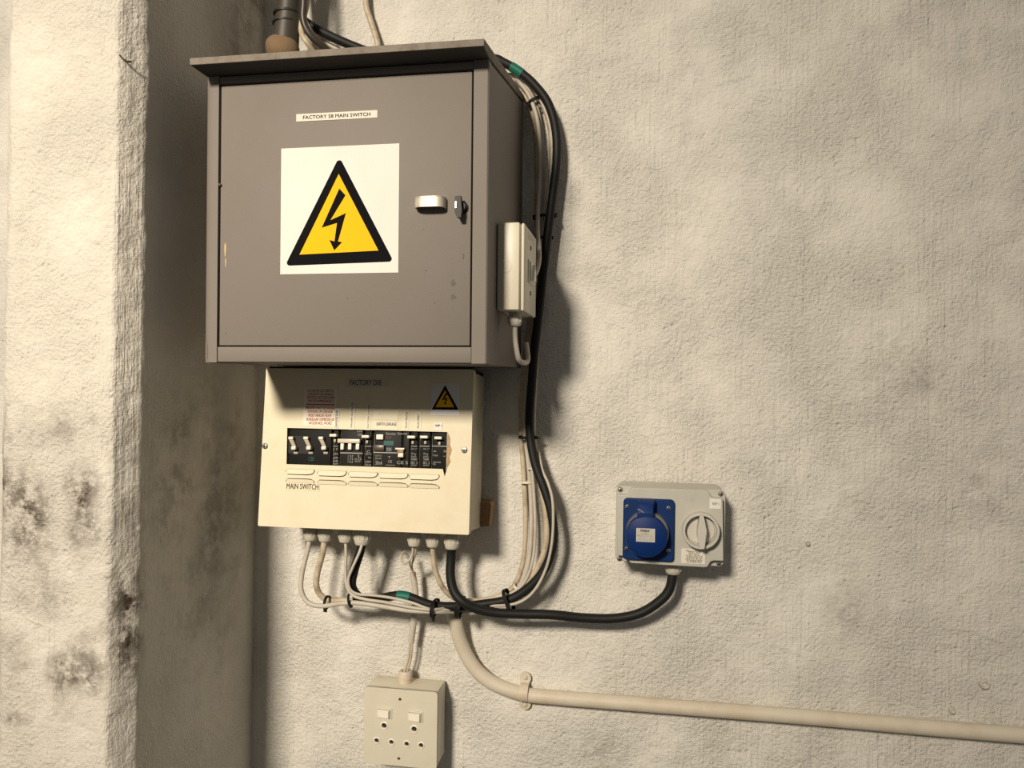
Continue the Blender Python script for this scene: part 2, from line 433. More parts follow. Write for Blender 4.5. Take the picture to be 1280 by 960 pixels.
WOOD = mat('raw_wood', (.33, .20, .10), .8, dirt=(.16, .09, .04), dirt_amt=.7, dirt_scale=40, stretch=(6, 6, 1))
FOAM = mat('ochre_foam', (.20, .135, .075), .85, dirt=(.2, .12, .05), dirt_amt=.7, dirt_scale=70, bump=.8, bump_scale=120)
DARKPIPE = mat('shaded_grimy_conduit', (.052, .046, .035), .5, dirt=(.06, .045, .03), dirt_amt=.8, dirt_scale=60)  # base colour darkened for the pier shadow that misses the pipe

def bolt_poly():
    # zigzag arrow of the high-voltage sign, in the sign photo's own units (x right, y down)
    return [(455, 340), (497, 388), (396, 557), (501, 511), (449, 705), (477, 710), (424, 766), (391, 693), (425, 704), (441, 577), (338, 607)]
def warning_sign(mb, X0, Z0, X1, Z1, y, tri):
    """white plate at [X..]x[Z..] with the triangle given by its own unit box"""
    ux0, uy0, ux1, uy1 = tri
    f = lambda p: (X0 + (p[0] - ux0) / (ux1 - ux0) * (X1 - X0), Z1 - (p[1] - uy0) / (uy1 - uy0) * (Z1 - Z0))
    mb.box(X0, y, Z0, X1, y + .0006, Z1, 0)
    A, Bp, Cp = (452, 120), (86, 866), (822, 850)
    def rtri(pts, r, n=6):
        out = []
        for i in range(3):
            p = Vector(pts[i]); a = (Vector(pts[i - 1]) - p).normalized(); b = (Vector(pts[(i + 1) % 3]) - p).normalized()
            half = math.acos(a.dot(b)) / 2; c = p + (a + b).normalized() * (r / math.sin(half))
            na = p + a * (r / math.tan(half)) - c; nb = p + b * (r / math.tan(half)) - c
            for k in range(n + 1):
                t = k / n; v = (na * (1 - t) + nb * t).normalized() * r + c; out.append((v.x, v.y))
        return out
    mb.poly([f(p) for p in rtri((A, Bp, Cp), 20)], y - .0002, 1)
    mb.poly([f(p) for p in ((450, 240), (186, 790), (721, 773))], y - .0004, 2)
    mb.poly([f(p) for p in bolt_poly()], y - .0006, 1)
def screw(mb, x, z, y, r=.0035, mi=0, slot=1):
    mb.lathe([(r, 0), (r, .0008), (r * .75, .0018), (.0001, .0022)], (x, y, z), '-y', 14, mi)
    mb.box(x - r * .7, y - .0024, z - r * .13, x + r * .7, y - .0017, z + r * .13, slot)
    mb.box(x - r * .13, y - .0024, z - r * .7, x + r * .13, y - .0017, z + r * .7, slot)
def gland_mb(r, h, hole):
    """cable gland hanging downwards from z=0"""
    mb = MB()
    mb.lathe([(r * .92, 0), (r * .92, h * .12)], (0, 0, 0), '-z', 6, 0)
    mb.lathe([(r * .78, h * .1), (r * .78, h * .3)], (0, 0, 0), '-z', 18, 0)
    mb.lathe([(r * .95, h * .3), (r, h * .36), (r, h * .72), (r * .88, h * .92), (r * .74, h), (max(hole, r * .4), h), (max(hole, r * .4) * .98, h * .8)], (0, 0, 0), '-z', 18, 0)
    for k in range(12):
        t = 2 * PI * k / 12
        mb.box(r * math.cos(t) - .0006, r * math.sin(t) - .0006, -h * .70, r * math.cos(t) + .0006, r * math.sin(t) + .0006, -h * .38, 0)
    return mb

# ================================================================== MAIN SWITCH CABINET
W = .251                                          # stands this far out of the wall
cf = Frame(Vector((-.346, -W, ZC + .0213)))
cab = empty('switch_cabinet', cf, 'large grey metal cabinet with sloping roof and high voltage sign on its door', 'cabinet')
L_, R_ = -.1734, .1732; TOP = .3400
DX0, DX1, DZ0, DZ1 = -.1517, .1537, .0201, .3284   # door opening
mb = MB()
t = .0018
mb.prism([(.0199, 0), (W - .006, 0), (W - .006, TOP + .038), (.0199, TOP + .001)], R_ - t, R_, 'x')
mb.prism([(.0199, 0), (W - .006, 0), (W - .006, TOP + .038), (.0199, TOP + .001)], L_, L_ + t, 'x')
mb.box(L_ + .004, .004, 0, R_ - .001, W - .006, t)
mb.box(L_, W - .0075, 0, R_, W - .006, TOP + .038)
mb.box(DX0 - .006, .020, DZ0 - .006, DX1 + .006, .022, DZ1 + .006)    # rebate behind the door
mb.build('body', GREY, cab)
# folded front frame: two stiles, two rails
r = .0115
lst = [(DX0 - .0022, 0), (DX0 - .0022, .020), (L_, .020)] + [(L_ + r - r * math.cos(a), r - r * math.sin(a)) for a in [math.radians(x) for x in range(0, 91, 15)]]
MB().prism(lst, 0, TOP, 'z').build('stile', GREY, cab)
rst = [(DX1 + .0022, 0), (DX1 + .0022, .020), (R_, .020), (R_, .0015), (R_ - .0015, 0)]
MB().prism(rst, 0, TOP, 'z').build('stile', GREY, cab)
MB().box(DX0 - .0018, .0006, .0006, DX1 + .0018, .020, DZ0 - .0014, 0, .0012).build('rail', GREY, cab)
MB().box(DX0 - .0018, .0006, DZ1 + .0028, DX1 + .0018, .020, TOP - .0005, 0, .0012).build('rail', GREY, cab)
# roof: flat lip in front, then sloping up to the wall
mb = MB()
z0 = .3405; pr = [(-.034, z0), (-.034, z0 + .0078), (W - .002, z0 + .050), (W - .002, z0 + .041), (0, z0 + .0002)]
mb.prism(pr, L_ + .003, R_ + .0012, 'x')
mb.box(L_ + .0045, -.0325, z0 - .0006, R_ - .0002, -.0001, z0 + .0002, 1)  # thin near-black sheet under the lip, shade painted into its colour
ro = mb.build('roof', [GREYD, mat('shaded_underside', (.035, .032, .028), .8)], cab); bv = ro.modifiers.new('b', 'BEVEL'); bv.width = .0012; bv.segments = 2; bv.limit_method = 'ANGLE'
tag(ro, 'weathered sloping roof with a worn front lip')
# door
door = MB().box(DX0, .0012, DZ0, DX1, .014, DZ1, 0, .0013).build('door', GREY, cab)
# hinge pin knuckles seen at the left gap
mb = MB()
xa, za = cf.px(276, 231); mb.lathe([(.0016, 0), (.0016, .003)], (xa - .0008, .0012, za), '-y', 8, 0)
mb.build('hinge_pin', mat('rusty_pin', (.10, .05, .03), .7), door)
# door stickers
x0, z0_, x1, z1_ = cf.rect(370, 152, 471.5, 137)
x0, z0_ = cf.px(370, 152); x1, z1_ = cf.px(471.5, 137)
mb = MB(); mb.box(x0, .0006, z0_ + .0002, x1, .0012, z1_ - .0002, 0)
mb.text('FACTORY 58 MAIN SWITCH', x0 + .0085, z0_ + .0025, x1 - .0085, z1_ - .0025, .0004, 1, bold=.02)
tag(mb.build('name_label', [TAPEW, INK], door, smooth=False), 'cream tape label reading FACTORY 58 MAIN SWITCH')
mb = MB(); a = cf.px(350, 343.5); b = cf.px(499, 179)
warning_sign(mb, a[0], a[1] + .0006, b[0], b[1], .0006, (53, 47, 853, 925))
tag(mb.build('warning_sign', [PAPER, INK, YELLOW], door, smooth=False), 'white square sticker with a yellow and black lightning triangle')
# half round pull handle
mb = MB(); hx0, hz1 = cf.px(520.5, 248.5); hx1, hz0 = cf.px(558, 261.5)
n = 14; ring_o = []; ring_i = []
for k in range(n + 1):
    tt = PI * k / n; cx = (hx0 + hx1) / 2; w2 = (hx1 - hx0) / 2
    e = .55
    ox = cx - w2 * math.copysign(abs(math.cos(tt)) ** e, math.cos(tt)); oy = -.0135 * math.sin(tt) ** .6 if 0 < k < n else .002
    ring_o.append((ox, oy)); ring_i.append((cx + (ox - cx) * .93, oy + .0016 if oy < 0 else oy))
mb.prism(ring_o + ring_i[::-1], hz0 + .0006, hz1 - .001, 'z')
mb.prism(ring_o, hz1 - .0016, hz1 - .0004, 'z')
tag(mb.build('pull_handle', mat('worn_plated_handle', (.66, .61, .52), .45, metal=.35, dirt=(.28, .2, .12), dirt_amt=.5, dirt_scale=180), door), 'worn plated pull handle')
# lock with wing
mb = MB(); lx, lz = cf.px(575.5, 260.5)
mb.lathe([(.0075, 0), (.0075, .002), (.0055, .003), (.0055, .007), (.0001, .0072)], (lx + .0014, .0012, lz + .001), '-y', 18, 0)
mb.prism([(lx - .0035, lz + .011), (lx + .003, lz + .0115), (lx + .0045, lz - .004), (lx + .0035, lz - .0125), (lx - .001, lz - .0125), (lx - .0035, lz - .007)], -.0125, -.0055, 'y', 0)
mb.box(lx - .0028, -.0131, lz - .002, lx - .0016, -.0124, lz + .005, 1)  # bright chip modelled on the wing as a painted highlight
tag(mb.build('lock', [DARKSTEEL, CHROME], door), 'black wing lock')
# rust chips on the enamel
CHIP = mat('chipped_paint', (.55, .40, .20), .7); SMUT = mat('grease_mark', (.115, .098, .082), .7)
mb = MB()
for (px, py, w_, h_) in ((281, 312, .0012, .0085), (281.5, 328, .0007, .006)):
    x, z = cf.px(px, py); mb.poly([(x + w_ * math.cos(q) * (1 + .2 * math.sin(3 * q)), z + h_ * math.sin(q)) for q in [k * PI / 6 for k in range(12)]], .0009, 0)
for (px, py, w_, h_) in ((566, 354, .0035, .0048), (566.5, 371, .0038, .0035), (532, 338, .001, .001), (543, 378.5, .0007, .0014), (282, 417, .0006, .0016), (434, 373, .0013, .0006), (579, 320, .0012, .004), (529, 287, .001, .0006)):
    x, z = cf.px(px, py); mb.poly([(x + w_ * math.cos(q) * (.75 + .25 * math.sin(5 * q + px)), z + h_ * math.sin(q) * (.8 + .2 * math.cos(3 * q + py))) for q in [k * PI / 7 for k in range(14)]], .0009, 1)
tag(mb.build('paint_chips', [CHIP, SMUT], door, smooth=False), 'small paint chips and grease marks', kind='stuff')
# lifted enamel on the lower left stile
mb = MB()
pts = [cf.px(*p) for p in ((252.5, 418), (255.5, 424), (258.5, 433), (259, 444), (256.5, 449), (252.5, 450))]
rim = lambda x: r_st - math.sqrt(max(0, r_st ** 2 - (r_st - (x - L_)) ** 2)) - .0004
r_st = .0115; top = [cf.px(*p) for p in ((254.2, 419), (256.4, 424), (258.6, 431), (259.4, 441), (258.4, 448.5))]; edge = [(L_ + .0012, z) for _, z in top]
mb.add([(x, rim(x), z) for x, z in top] + [(x, rim(x), z) for x, z in edge], [[i, i + 1, 6 + i, 5 + i] for i in range(4)])
mb.build('peeling_paint', mat('grey_enamel_bare', (.25, .225, .195), .5), cab)

# ================================================================== ISOLATOR BOX ON THE CABINET'S SIDE
bx0 = cf.mat.translation.x + R_                   # world x of the cabinet side
yf, yb = -.197, -.100                              # near and far ends
p0 = at(620, 283, -yf); zt = at(640, 277.5, -yf).z; zb = at(640, 387.5, -yf).z
xw = at(648.6, 330, -yf).x
sf = Frame(Vector((bx0 + .0006, yf, zb)))
sw = empty('isolator_box', sf, 'cream plastic switch box with a rocker, fixed to the grey cabinet\'s right side', 'switch')
H = zt - zb; BW = xw - bx0; BD = yb - yf
mb = MB().box(0, 0, 0, BW, BD, H, 0, .0022)
cxk, czk = sf.px(632.5, 333); 
mb.lathe([(.0072, 0), (.0072, .0004), (.0066, .0005), (.0064, .0001)], (cxk, .0002, czk), '-y', 24, 0)
mb.build('back_box', IVORY, sw)
lid = MB().box(BW + .0020, -.0018, -.0012, BW + .0062, BD + .002, H - .0015, 0, .0020).build('cover', IVORY, sw)
xx = BW + .0062
mb = MB(); mb.box(xx - .0004, BD * .28, H * .34, xx + .0012, BD * .72, H * .62, 0, .0006); mb.build('rocker_surround', IVORY, lid)
mb = MB(); mb.prism([(BD * .36, H * .36), (BD * .64, H * .36), (BD * .64, H * .60), (BD * .36, H * .60)], xx + .001, xx + .003, 'x')
mb.prism([(BD * .40, H * .38), (BD * .60, H * .38), (BD * .5, H * .58)], xx + .003, xx + .0062, 'x'); mb.build('rocker', IVORYL, lid)
for zz in (.24, .78):
    MB().lathe([(.0032, 0), (.0032, .0006), (.0001, .0008)], (xx, BD * .5, H * zz), 'x', 12).build('screw_hole', BLACK, lid)
mb = MB()
for k in range(3): mb.box(xx - .0002, BD * .25, H * (.86 + .03 * k), xx + .0005, BD * .8, H * (.868 + .03 * k))
mb.build('moulded_ribs', IVORY, lid)
gx, gz = sf.px(643.5, 397, -.030)
gl = gland_mb(.0085, .017, .004).build('cable_gland', GLAND, sw, loc=(gx, .030, 0))

# ================================================================== DISTRIBUTION BOARD
TH = -math.atan(.020 / .215)
pb = at(455.5, 661.5, .112)
df = Frame(Vector((-.3705, -.112, ZC - .1990)), rx=TH)
db = empty('distribution_board', df, 'cream metal breaker board with black breakers, hung under the grey cabinet', 'breaker board')
BL, BR, BT = -.1480, .1480, .2175
ww = df.px
body = MB().box(BL + .0025, .012, .002, BR - .0025, .083, BT - .002, 0, .0015).build('back_box', CREAM2, db)
win = [ww(359, 534.8), ww(559, 540), ww(557.5, 590), ww(555.8, 596), ww(553.5, 586.3), ww(358, 580.2)]
cov_o = rrect(BL, 0, BR, BT, .002, 3)
mb = MB().plate(cov_o, [win], 0, .0016, 0)
mb.plate(rrect(BL, 0, BR, BT, .002, 3), [rrect(BL + .0016, .0016, BR - .0016, BT - .0016, .001, 3)], .0010, .013, 0)
# chipped rough edge beside the window
cover = mb.build('cover', CREAM, db, smooth=False)
mb = MB(); rp = [ww(*p) for p in ((559.5, 540), (563, 548), (562.5, 556), (565, 562), (562, 572), (563.5, 577), (559, 585), (557.8, 590), (557.8, 575))]
mb.poly(rp, -.0003, 0); tag(mb.build('scorch_mark', mat('scuffed_paint', (.48, .33, .19), .8, dirt=(.16, .08, .04), dirt_amt=.8, dirt_scale=300), cover, smooth=False), 'brown scuffed paint beside the window')
MB().box(BL + .003, .003, BT - .0012, BR - .003, .080, BT + .0030).build('dark_gap_strip', BLACK, db)  # added black strip: hides lit wall and stands for the dark gap
# breakers sit on a rail behind the window
BY = .004                                         # breaker fronts just behind the cover
MB().box(ww(352, 560)[0], .016, ww(400, 592)[1], ww(566, 560)[0], .020, ww(400, 528)[1]).build('breaker_chassis', BAKE, db)
def breaker(name, x0, x1, top, bot, mat_=BAKE, y=BY, label=None):
    a = ww(x0, bot); b = ww(x1, top)
    o = MB().box(a[0] + .0003, y, a[1], b[0] - .0003, .0162, b[1], 0, .0007).build(name, mat_, db)
    if label: tag(o, label)
    return o, a, b
def prt(mb, rows, y, mi=1):
    """tiny printed lines: (x0,y0,x1,y1,text)"""
    for (x0, y0, x1, y1, s_) in rows:
        a = ww(x0, y1); b = ww(x1, y0); mb.text(s_, a[0], a[1], b[0], b[1], y, mi)
# triple pole main switch
mo, a, b = breaker('main_switch_breaker', 358.6, 413.6, 533, 584, label='wide black triple pole main switch')
MB().box(ww(361, 0)[0], BY - .0002, ww(380, 567)[1], ww(411, 0)[0], BY + .0006, ww(380, 545)[1]).build('toggle_recess', BLACK, mo)
for px in (366.5, 385.2, 404.0):
    h = MB(); x, zt_ = ww(px - 2.2, 545.8); x2, zb_ = ww(px + 1.7, 560)
    # bent lever: cream top pad, dull slanting neck, cream foot
    h.box(x - .0030, BY - .0075, zt_ - .0040, x + .0036, BY - .0010, zt_, 0, .0007)
    h.prism([(x - .0026, zt_ - .0036), (x + .0032, zt_ - .0036), (x2 + .0030, zb_ + .002), (x2 - .0024, zb_ + .002)], BY - .0062, BY - .0008, 'y', 1)
    h.box(x2 - .0032, BY - .0085, zb_ - .0024, x2 + .0034, BY - .0010, zb_ + .0024, 0, .0008)
    h.build('toggle', [HANDLE, DULLH], mo)
    g = MB(); gx_, gz_ = ww(px + 1.7, 566); g.box(gx_ - .003, BY - .0006, gz_ - .0014, gx_ + .003, BY + .0002, gz_ + .0014, 0); g.build('rating_mark', DULLH, mo)
mb = MB(); prt(mb, [(384, 571, 391, 576, 'CBI')], BY - .0002, 0); mb.build('printing', GREEN, mo, smooth=False)
def single(x0, x1, wy, wx0, wx1, rows, lab):
    o, a, b = breaker('circuit_breaker', x0, x1, 534, 589, label=lab)
    c = ww(wx0, wy + 1.6); d = ww(wx1, wy - 1.6)
    MB().box(c[0], BY - .0085, c[1], d[0], BY - .0005, d[1], 0, .0005).build('toggle', HANDLE, o)
    e = (c[0] + d[0]) / 2
    MB().box(e - .0010, BY - .0030, c[1] - .0075, e + .0024, BY - .0002, c[1] - .0032, 0, .0006).build('toggle_stub', DULLH, o)
    m2 = MB(); q = ww(x0 + 1.2, 558); q2 = ww(x1 - 1.2, 557.6)
    m2.box(q[0], BY - .0003, q[1], q2[0], BY, q2[1] + .0002, 0)
    prt(m2, rows, BY - .0003, 0)
    m2.build('printing', GREYINK, o, smooth=False)
    return o
single(414.2, 422.4, 544.2, 413.2, 421.9, [(416, 560, 421, 562.5, '1 0'), (415.5, 566, 421.5, 569, 'QA'), (415.2, 571, 421.6, 573.5, '230V'), (415.2, 575, 421.6, 577.5, 'SABS'), (415.2, 579, 421.6, 580.5, '60898')], 'single black breaker right of the main switch')
# three pole breaker with linked toggles
to, a, b = breaker('triple_breaker', 423, 453, 534.5, 586, BAKE2, label='black three pole breaker with linked white toggles')
c = ww(423, 553.5); d = ww(451, 549); MB().box(c[0], BY - .0080, c[1], d[0], BY - .0030, d[1], 0, .0007).build('toggle_bar', mat('link_bar', (.62, .55, .44), .35), to)
for px in (427.8, 437.3, 447):
    c = ww(px - 2.2, 562); MB().box(c[0], BY - .0055, c[1], c[0] + .0048, BY - .0005, c[1] + .0085, 0, .0008).build('toggle', IVORYL, to)
mb = MB(); q = ww(424, 566.6); q2 = ww(452, 566.2); mb.box(q[0], BY - .0003, q[1], q2[0], BY, q2[1] + .0002, 0)
prt(mb, [(433.5, 569, 440, 578.5, '1 3 5'), (442, 573, 451, 575.2, '10 kA'), (442, 576, 451, 577.6, '400V~'), (446.5, 568.5, 450, 572, 'L'), (445, 537, 451.5, 540, 'ON'), (446, 542, 451, 545, 'OFF')], BY - .0003, 0)
mb.build('printing', GREYINK, to, smooth=False)
single(453.6, 464.2, 545.8, 453.2, 462.4, [(457, 563, 461.5, 566, 'C'), (455.5, 566.5, 463, 569, 'QA 13'), (459, 571, 463, 573, '20A'), (455, 576, 463, 578.5, '230V'), (455, 580, 463, 582, '3kA')], 'single black breaker right of the three pole breaker')
# earth leakage unit: two modules
eo, a, b = breaker('earth_leakage_breaker', 465, 501.5, 535.5, 587, BAKE2, label='wide black earth leakage unit with teal marking')
c = ww(470, 549.3); d = ww(479, 543); MB().box(c[0], BY - .0042, c[1], d[0], BY - .0003, d[1], 0, .0008).build('test_button', IVORYL, eo)
mb = MB()
c = ww(478.5, 556.5); d = ww(491, 551); mb.box(c[0], BY - .0004, c[1], d[0], BY, d[1], 0)
c = ww(481, 564.5); d = ww(489, 558.5); mb.box(c[0], BY - .0004, c[1], d[0], BY, d[1], 2)
c = ww(465.5, 566); d = ww(495, 565.6); mb.box(c[0], BY - .0003, c[1], d[0], BY, d[1] + .0002, 1)
prt(mb, [(481.5, 540.5, 493.5, 543.5, 'Samite'), (468, 568.5, 476, 571, 'SQT1A'), (468, 572, 476, 574, '63A'), (468, 576, 477, 581, '30mA'), (483.5, 570.5, 487.5, 573, 'T'), (484, 575.5, 489, 578.6, 'CE'), (481, 581, 492.5, 582.2, 'MADE IN SA'), (496, 540.5, 508, 543, 'Samite')], BY - .0005, 1)
prt(mb, [(480.5, 545.5, 488.5, 549, 'TEST')], BY - .0005, 3)
c = ww(482, 563.5); d = ww(488, 560); mb.text('230', c[0], c[1], d[0], d[1], BY - .0006, 1)
mb.build('printing', [GREEN, GREYINK, mat('navy_print', (.01, .03, .045), .3), mat('dim_red_print', (.16, .06, .04), .5)], eo, smooth=False)
c = ww(465.5, 563.5); d = ww(480.5, 556); MB().box(c[0], BY - .0045, c[1], d[0], BY - .0003, d[1], 0, .0012).build('reset_lever', mat('brown_lever', (.07, .05, .035), .35), eo)
eo2, a, b = breaker('earth_leakage_switch', 501.8, 511.2, 536, 587.5, BAKE2, label='black switch module with a cream lever, right of the earth leakage unit')
c = ww(494.5, 562); d = ww(506, 560); MB().box(c[0], BY - .0065, c[1], d[0], BY - .0012, d[1], 0, .0005).build('toggle_pad', HANDLE, eo2)
c = ww(496.5, 566.5); d = ww(504.5, 561.5); MB().box(c[0], BY - .0050, c[1], d[0], BY - .0010, d[1], 0, .0005).build('toggle_neck', mat('amber_lever', (.30, .19, .07), .4), eo2)
c = ww(498, 571.5); d = ww(505, 566.5); MB().box(c[0], BY - .0075, c[1], d[0], BY - .0010, d[1], 0, .0008).build('toggle', HANDLE, eo2)
mb = MB(); prt(mb, [(495, 576.5, 509, 580, 'CE S')], BY - .0005, 0); mb.build('printing', GREYINK, eo2, smooth=False)
rows = lambda o: [(o, 560.3, o + 8, 562, 'QA 17'), (o, 566, o + 4, 568, '20A'), (o + 3.5, 567.5, o + 7, 569.5, 'T'), (o - .4, 570, o + 8, 571.5, '230V~'), (o + .4, 572.5, o + 7.5, 575.3, 'SABS'), (o, 577, o + 8, 580, 'IEC 3'), (o, 581, o + 8, 582.3, '60947')]
single(511.8, 521.8, 546.4, 510.2, 519.8, rows(512.8), 'single black breaker right of the cream lever module')
single(522.4, 537.4, 546.4, 526, 535.6, rows(528), 'single black breaker, second from the right end')
single(538, 560, 547.5, 543.8, 553, [(540.5, 563, 544.5, 565, '20A'), (540, 568, 546.5, 570.3, '10 kA'), (540, 577, 550, 578.6, '220/440'), (540, 579.4, 544, 581.2, 'SA'), (554, 562.5, 557, 565.5, 'N'), (552.5, 570, 556, 571, 'T'), (553.5, 536, 556, 540, 'I')], 'wider black breaker at the right end')
# pressed louvres: two rows of five
def louvre(flip):
    """a tongue pressed out of the sheet over a dark slot, blunt curved right end"""
    m2 = MB(); w_, h_ = .0400, (.0050 if flip else .0066)
    def shape(g):
        pts = [(-.001 - g, h_ * .6), (.0015, -g), (w_ - .010, -g * 1.2), (w_ - .004, -g + .0006), (w_ - .0012 + g * .6, h_ * .30), (w_ + g, h_ * .75), (w_ - .001 + g, h_ + g * .2), (w_ - .006, h_ + g * .3), (.0015, h_ + g * .3)]
        return [(x, (h_ - z) if flip else z) for x, z in pts]
    m2.poly(shape(.0011), -.00025, 1)
    top = [(x, z) for x, z in shape(0)]
    zr = [0.0, 1.0]
    # tongue: flush along the hinge edge, proud along the open edge
    front = []
    for x, z in top:
        k = (h_ - z) / h_ if not flip else z / h_
        e = min(1, max(0, (x + .002) / .006)); front.append((x, -.0006 - (.0010 if flip else .0026) * max(0, min(1, k)) * e, z))
    n = len(top)
    m2.add(front + [(x, .0, z) for x, z in top], [list(range(n))] + [[i, (i + 1) % n, n + (i + 1) % n, n + i] for i in range(n)], 0)
    return m2
SLOT = mat('slot_shadow_gap', (.10, .075, .05), .8)
lts = [(358.5, 588.5), (398, 590.5), (436.5, 592), (474, 593.5), (512.5, 595)]
for row, (dy, flip) in enumerate(((0, False), (10.9, True))):
    first = None
    for (px, py) in lts:
        x, z = ww(px, py + dy); z -= .0040
        if first is None: first = louvre(flip).build('louvre', [CREAM, SLOT], cover, loc=(x, 0, z))
        else: dup(first, cover, (x, 0, z))
# captive screws
sm = MB(); screw(sm, 0, 0, 0, .0042); x, z = ww(331.5, 557.5)
s0 = sm.build('cover_screw', [STEEL, BLACK], cover, loc=(x, 0, z)); x, z = ww(580.5, 562.5); dup(s0, cover, (x, 0, z))
# labels on the cover
def label(name, x0, y0, x1, y1, txts, base=TAPEW, ink=INK, turn=False, txt_box=None, lab=None, bold=.01):
    a = ww(x0, y1); b = ww(x1, y0); m2 = MB(); m2.box(a[0], -.0006, a[1], b[0], .0002, b[1], 0)
    for (tx0, ty0, tx1, ty1, s_) in txts:
        p = ww(tx0, ty1); q = ww(tx1, ty0); m2.text(s_, p[0], p[1], q[0], q[1], -.0008, 1, turn, bold)
    o = m2.build(name, [base, ink], cover, smooth=False)
    if lab: tag(o, lab)
    return o
label('board_label', 432, 473.8, 486, 483.2, [(437.5, 475.2, 477, 481.4, 'FACTORY D/B')], mat('greyed_tape', (.66, .61, .50), .35), mat('faded_ink', (.12, .11, .10), .5), lab='tape label reading FACTORY D/B')
red_lines = ['IN CASE OF ACCIDENTAL', 'CONTACT OR LEAKAGE', 'SWITCH OFF THIS MAIN', 'SWITCH IMMEDIATELY', None, 'INGEVAL VAN TOEVALLIGE', 'KONTAK OF LEKKASIE', 'MOET HIERDIE HOOF-', 'SKAKELAAR ONMIDDELLIK', 'AFGESKAKEL WORD']
a = ww(378.8, 532.3); b = ww(421.5, 485.3); mb = MB(); mb.box(a[0], -.0006, a[1], b[0], .0002, b[1], 0)
ys = [486.9, 491.2, 495.5, 499.8, 0, 508.4, 513.0, 517.8, 522.8, 527.4]; wd = [34.5, 32, 34.5, 32.5, 0, 36.5, 31, 29.5, 35, 29]
for s_, y_, w_ in zip(red_lines, ys, wd):
    if s_ is None:
        p = ww(383, 506.2); q = ww(418.6, 505.2); mb.box(p[0], -.0008, p[1], q[0], -.0005, q[1], 1); continue
    cx = 401.3 if y_ < 505 else 400.6
    p = ww(cx - w_ / 2, y_ + 3.0); q = ww(cx + w_ / 2, y_); mb.text(s_, p[0], p[1], q[0], q[1], -.0008, 1, bold=.015)
tag(mb.build('notice_label', [mat('pink_white_label', (.84, .76, .62), .4), RED], cover, smooth=False), 'pale label with nine lines of red capitals')
label('circuit_label', 418.8, 510, 424.6, 536.0, [(419.8, 513.5, 422.6, 534.8, 'OFFICE D/B')], turn=True, lab='upright tape label reading OFFICE D/B')
label('circuit_label', 436, 500.5, 444.8, 537, [(438.6, 502.5, 441.6, 535, 'WELDER OUTPUT 87')], CLEAR, turn=True, lab='upright tape label above the three pole breaker')
label('circuit_label', 456.8, 502.5, 464.6, 537.5, [(459.4, 506.5, 462.2, 535.2, 'FACTORY LIGHTS')], CLEAR, turn=True, lab='upright tape label reading FACTORY LIGHTS')
label('circuit_label', 468, 525.2, 497.5, 537.2, [(471, 528.3, 496, 531.8, 'EARTH LEAKAGE')], CLEAR, lab='flat tape label reading EARTH LEAKAGE')
label('blank_tape', 467.5, 513.5, 498, 525.0, [(474.5, 517, 475.3, 518, '.')], mat('old_tape', (.77, .70, .52), .35), lab='blank strip of old tape')
label('circuit_label', 503.6, 512.5, 511.6, 537.5, [(506.8, 515, 509.6, 535, 'PLUG MIDDLE')], CLEAR, turn=True, lab='upright tape label reading PLUG MIDDLE')
label('circuit_label', 519, 514, 527, 538, [(521.5, 518, 524.5, 535.2, 'PLUG WEST')], CLEAR, turn=True, lab='upright tape label reading PLUG WEST')
label('circuit_label', 542.2, 527.8, 553.5, 538.4, [(544, 530.8, 552.5, 533.6, 'WP 1')], PAPER, lab='small white label reading WP 1', bold=.03)
label('switch_name', 357.5, 604.6, 400, 612.4, [(358.4, 605.4, 398.4, 610.8, 'MAIN SWITCH')], CREAM, lab='black lettering MAIN SWITCH')
a = ww(538.3, 519.2); b = ww(575.5, 479.6); mb = MB()
X0_, Z0_, X1_, Z1_ = a[0], a[1], b[0], b[1]
mb.box(X0_, -.0006, Z0_, X1_, .0002, Z1_, 0)
g = lambda px, py: ww(480 + px / 12.8, 470 + py / 12.8)
mb.poly([g(980, 146), g(766, 538), g(1194, 542)], -.0008, 1); mb.poly([g(980, 232), g(822, 500), g(1128, 502)], -.0010, 2)
bp = bolt_poly(); mb.poly([g(978 + (p[0] - 425) * .56, 268 + (p[1] - 340) * .45) for p in bp], -.0012, 1)
tag(mb.build('warning_sticker', [mat('grey_white_sticker', (.72, .71, .69), .35), INK, YELLOW], cover, smooth=False), 'small square sticker with a yellow lightning triangle')
# cable glands under the board
def gz_(px, r, h, hole):
    x = ww(px, 665, -.042)[0]
    return gland_mb(r, h, hole).build('cable_gland', GLAND, db, loc=(x, .042, .002))
GL = {}
for k, (px, r, h, hole) in enumerate(((388.5, .0096, .0235, .0036), (406.5, .0096, .0240, .0046), (432.0, .0096, .0240, .0026), (453, .0112, .0265, .007), (518.5, .0094, .0250, .0032), (541.5, .0094, .0250, .0044), (565.5, .0106, .0265, .0068))):
    g_ = gz_(px, r, h, hole); GL[k] = df.mat @ Vector((g_.location.x, .042, .002 - h))
# wooden packing block behind the lower right corner
p = at(601, 628, .03); q = at(613.5, 657, .03)
mb = MB(); wx0 = p.x - .07; mb.prism([(wx0, q.z - .008), (q.x - .003, q.z - .001), (q.x, p.z - .004), (q.x - .002, p.z), (wx0, p.z + .002)], -.0285, -.0035, 'y')
tag(mb.build('packing_block', WOOD), 'brown wooden block wedged behind the breaker board\'s lower right corner', 'block')

# ================================================================== WEATHERPROOF SOCKET
wf = Frame(Vector((.0355, -.070, ZC - .2365)), ry=math.radians(.35))
wp = empty('industrial_socket', wf, 'grey wall box with round blue socket lid and turn switch', 'socket')
v_ = wf.px
ax, az = v_(770, 707); bx, bz = v_(908.5, 606)
WL, WR = -.0700, .0712; WB, WT = 0.0, .1000
MB().prism(rrect(WL, WB, WR, WT, .009), .0183, .068, 'y').build('back_box', GREYBOX, wp)
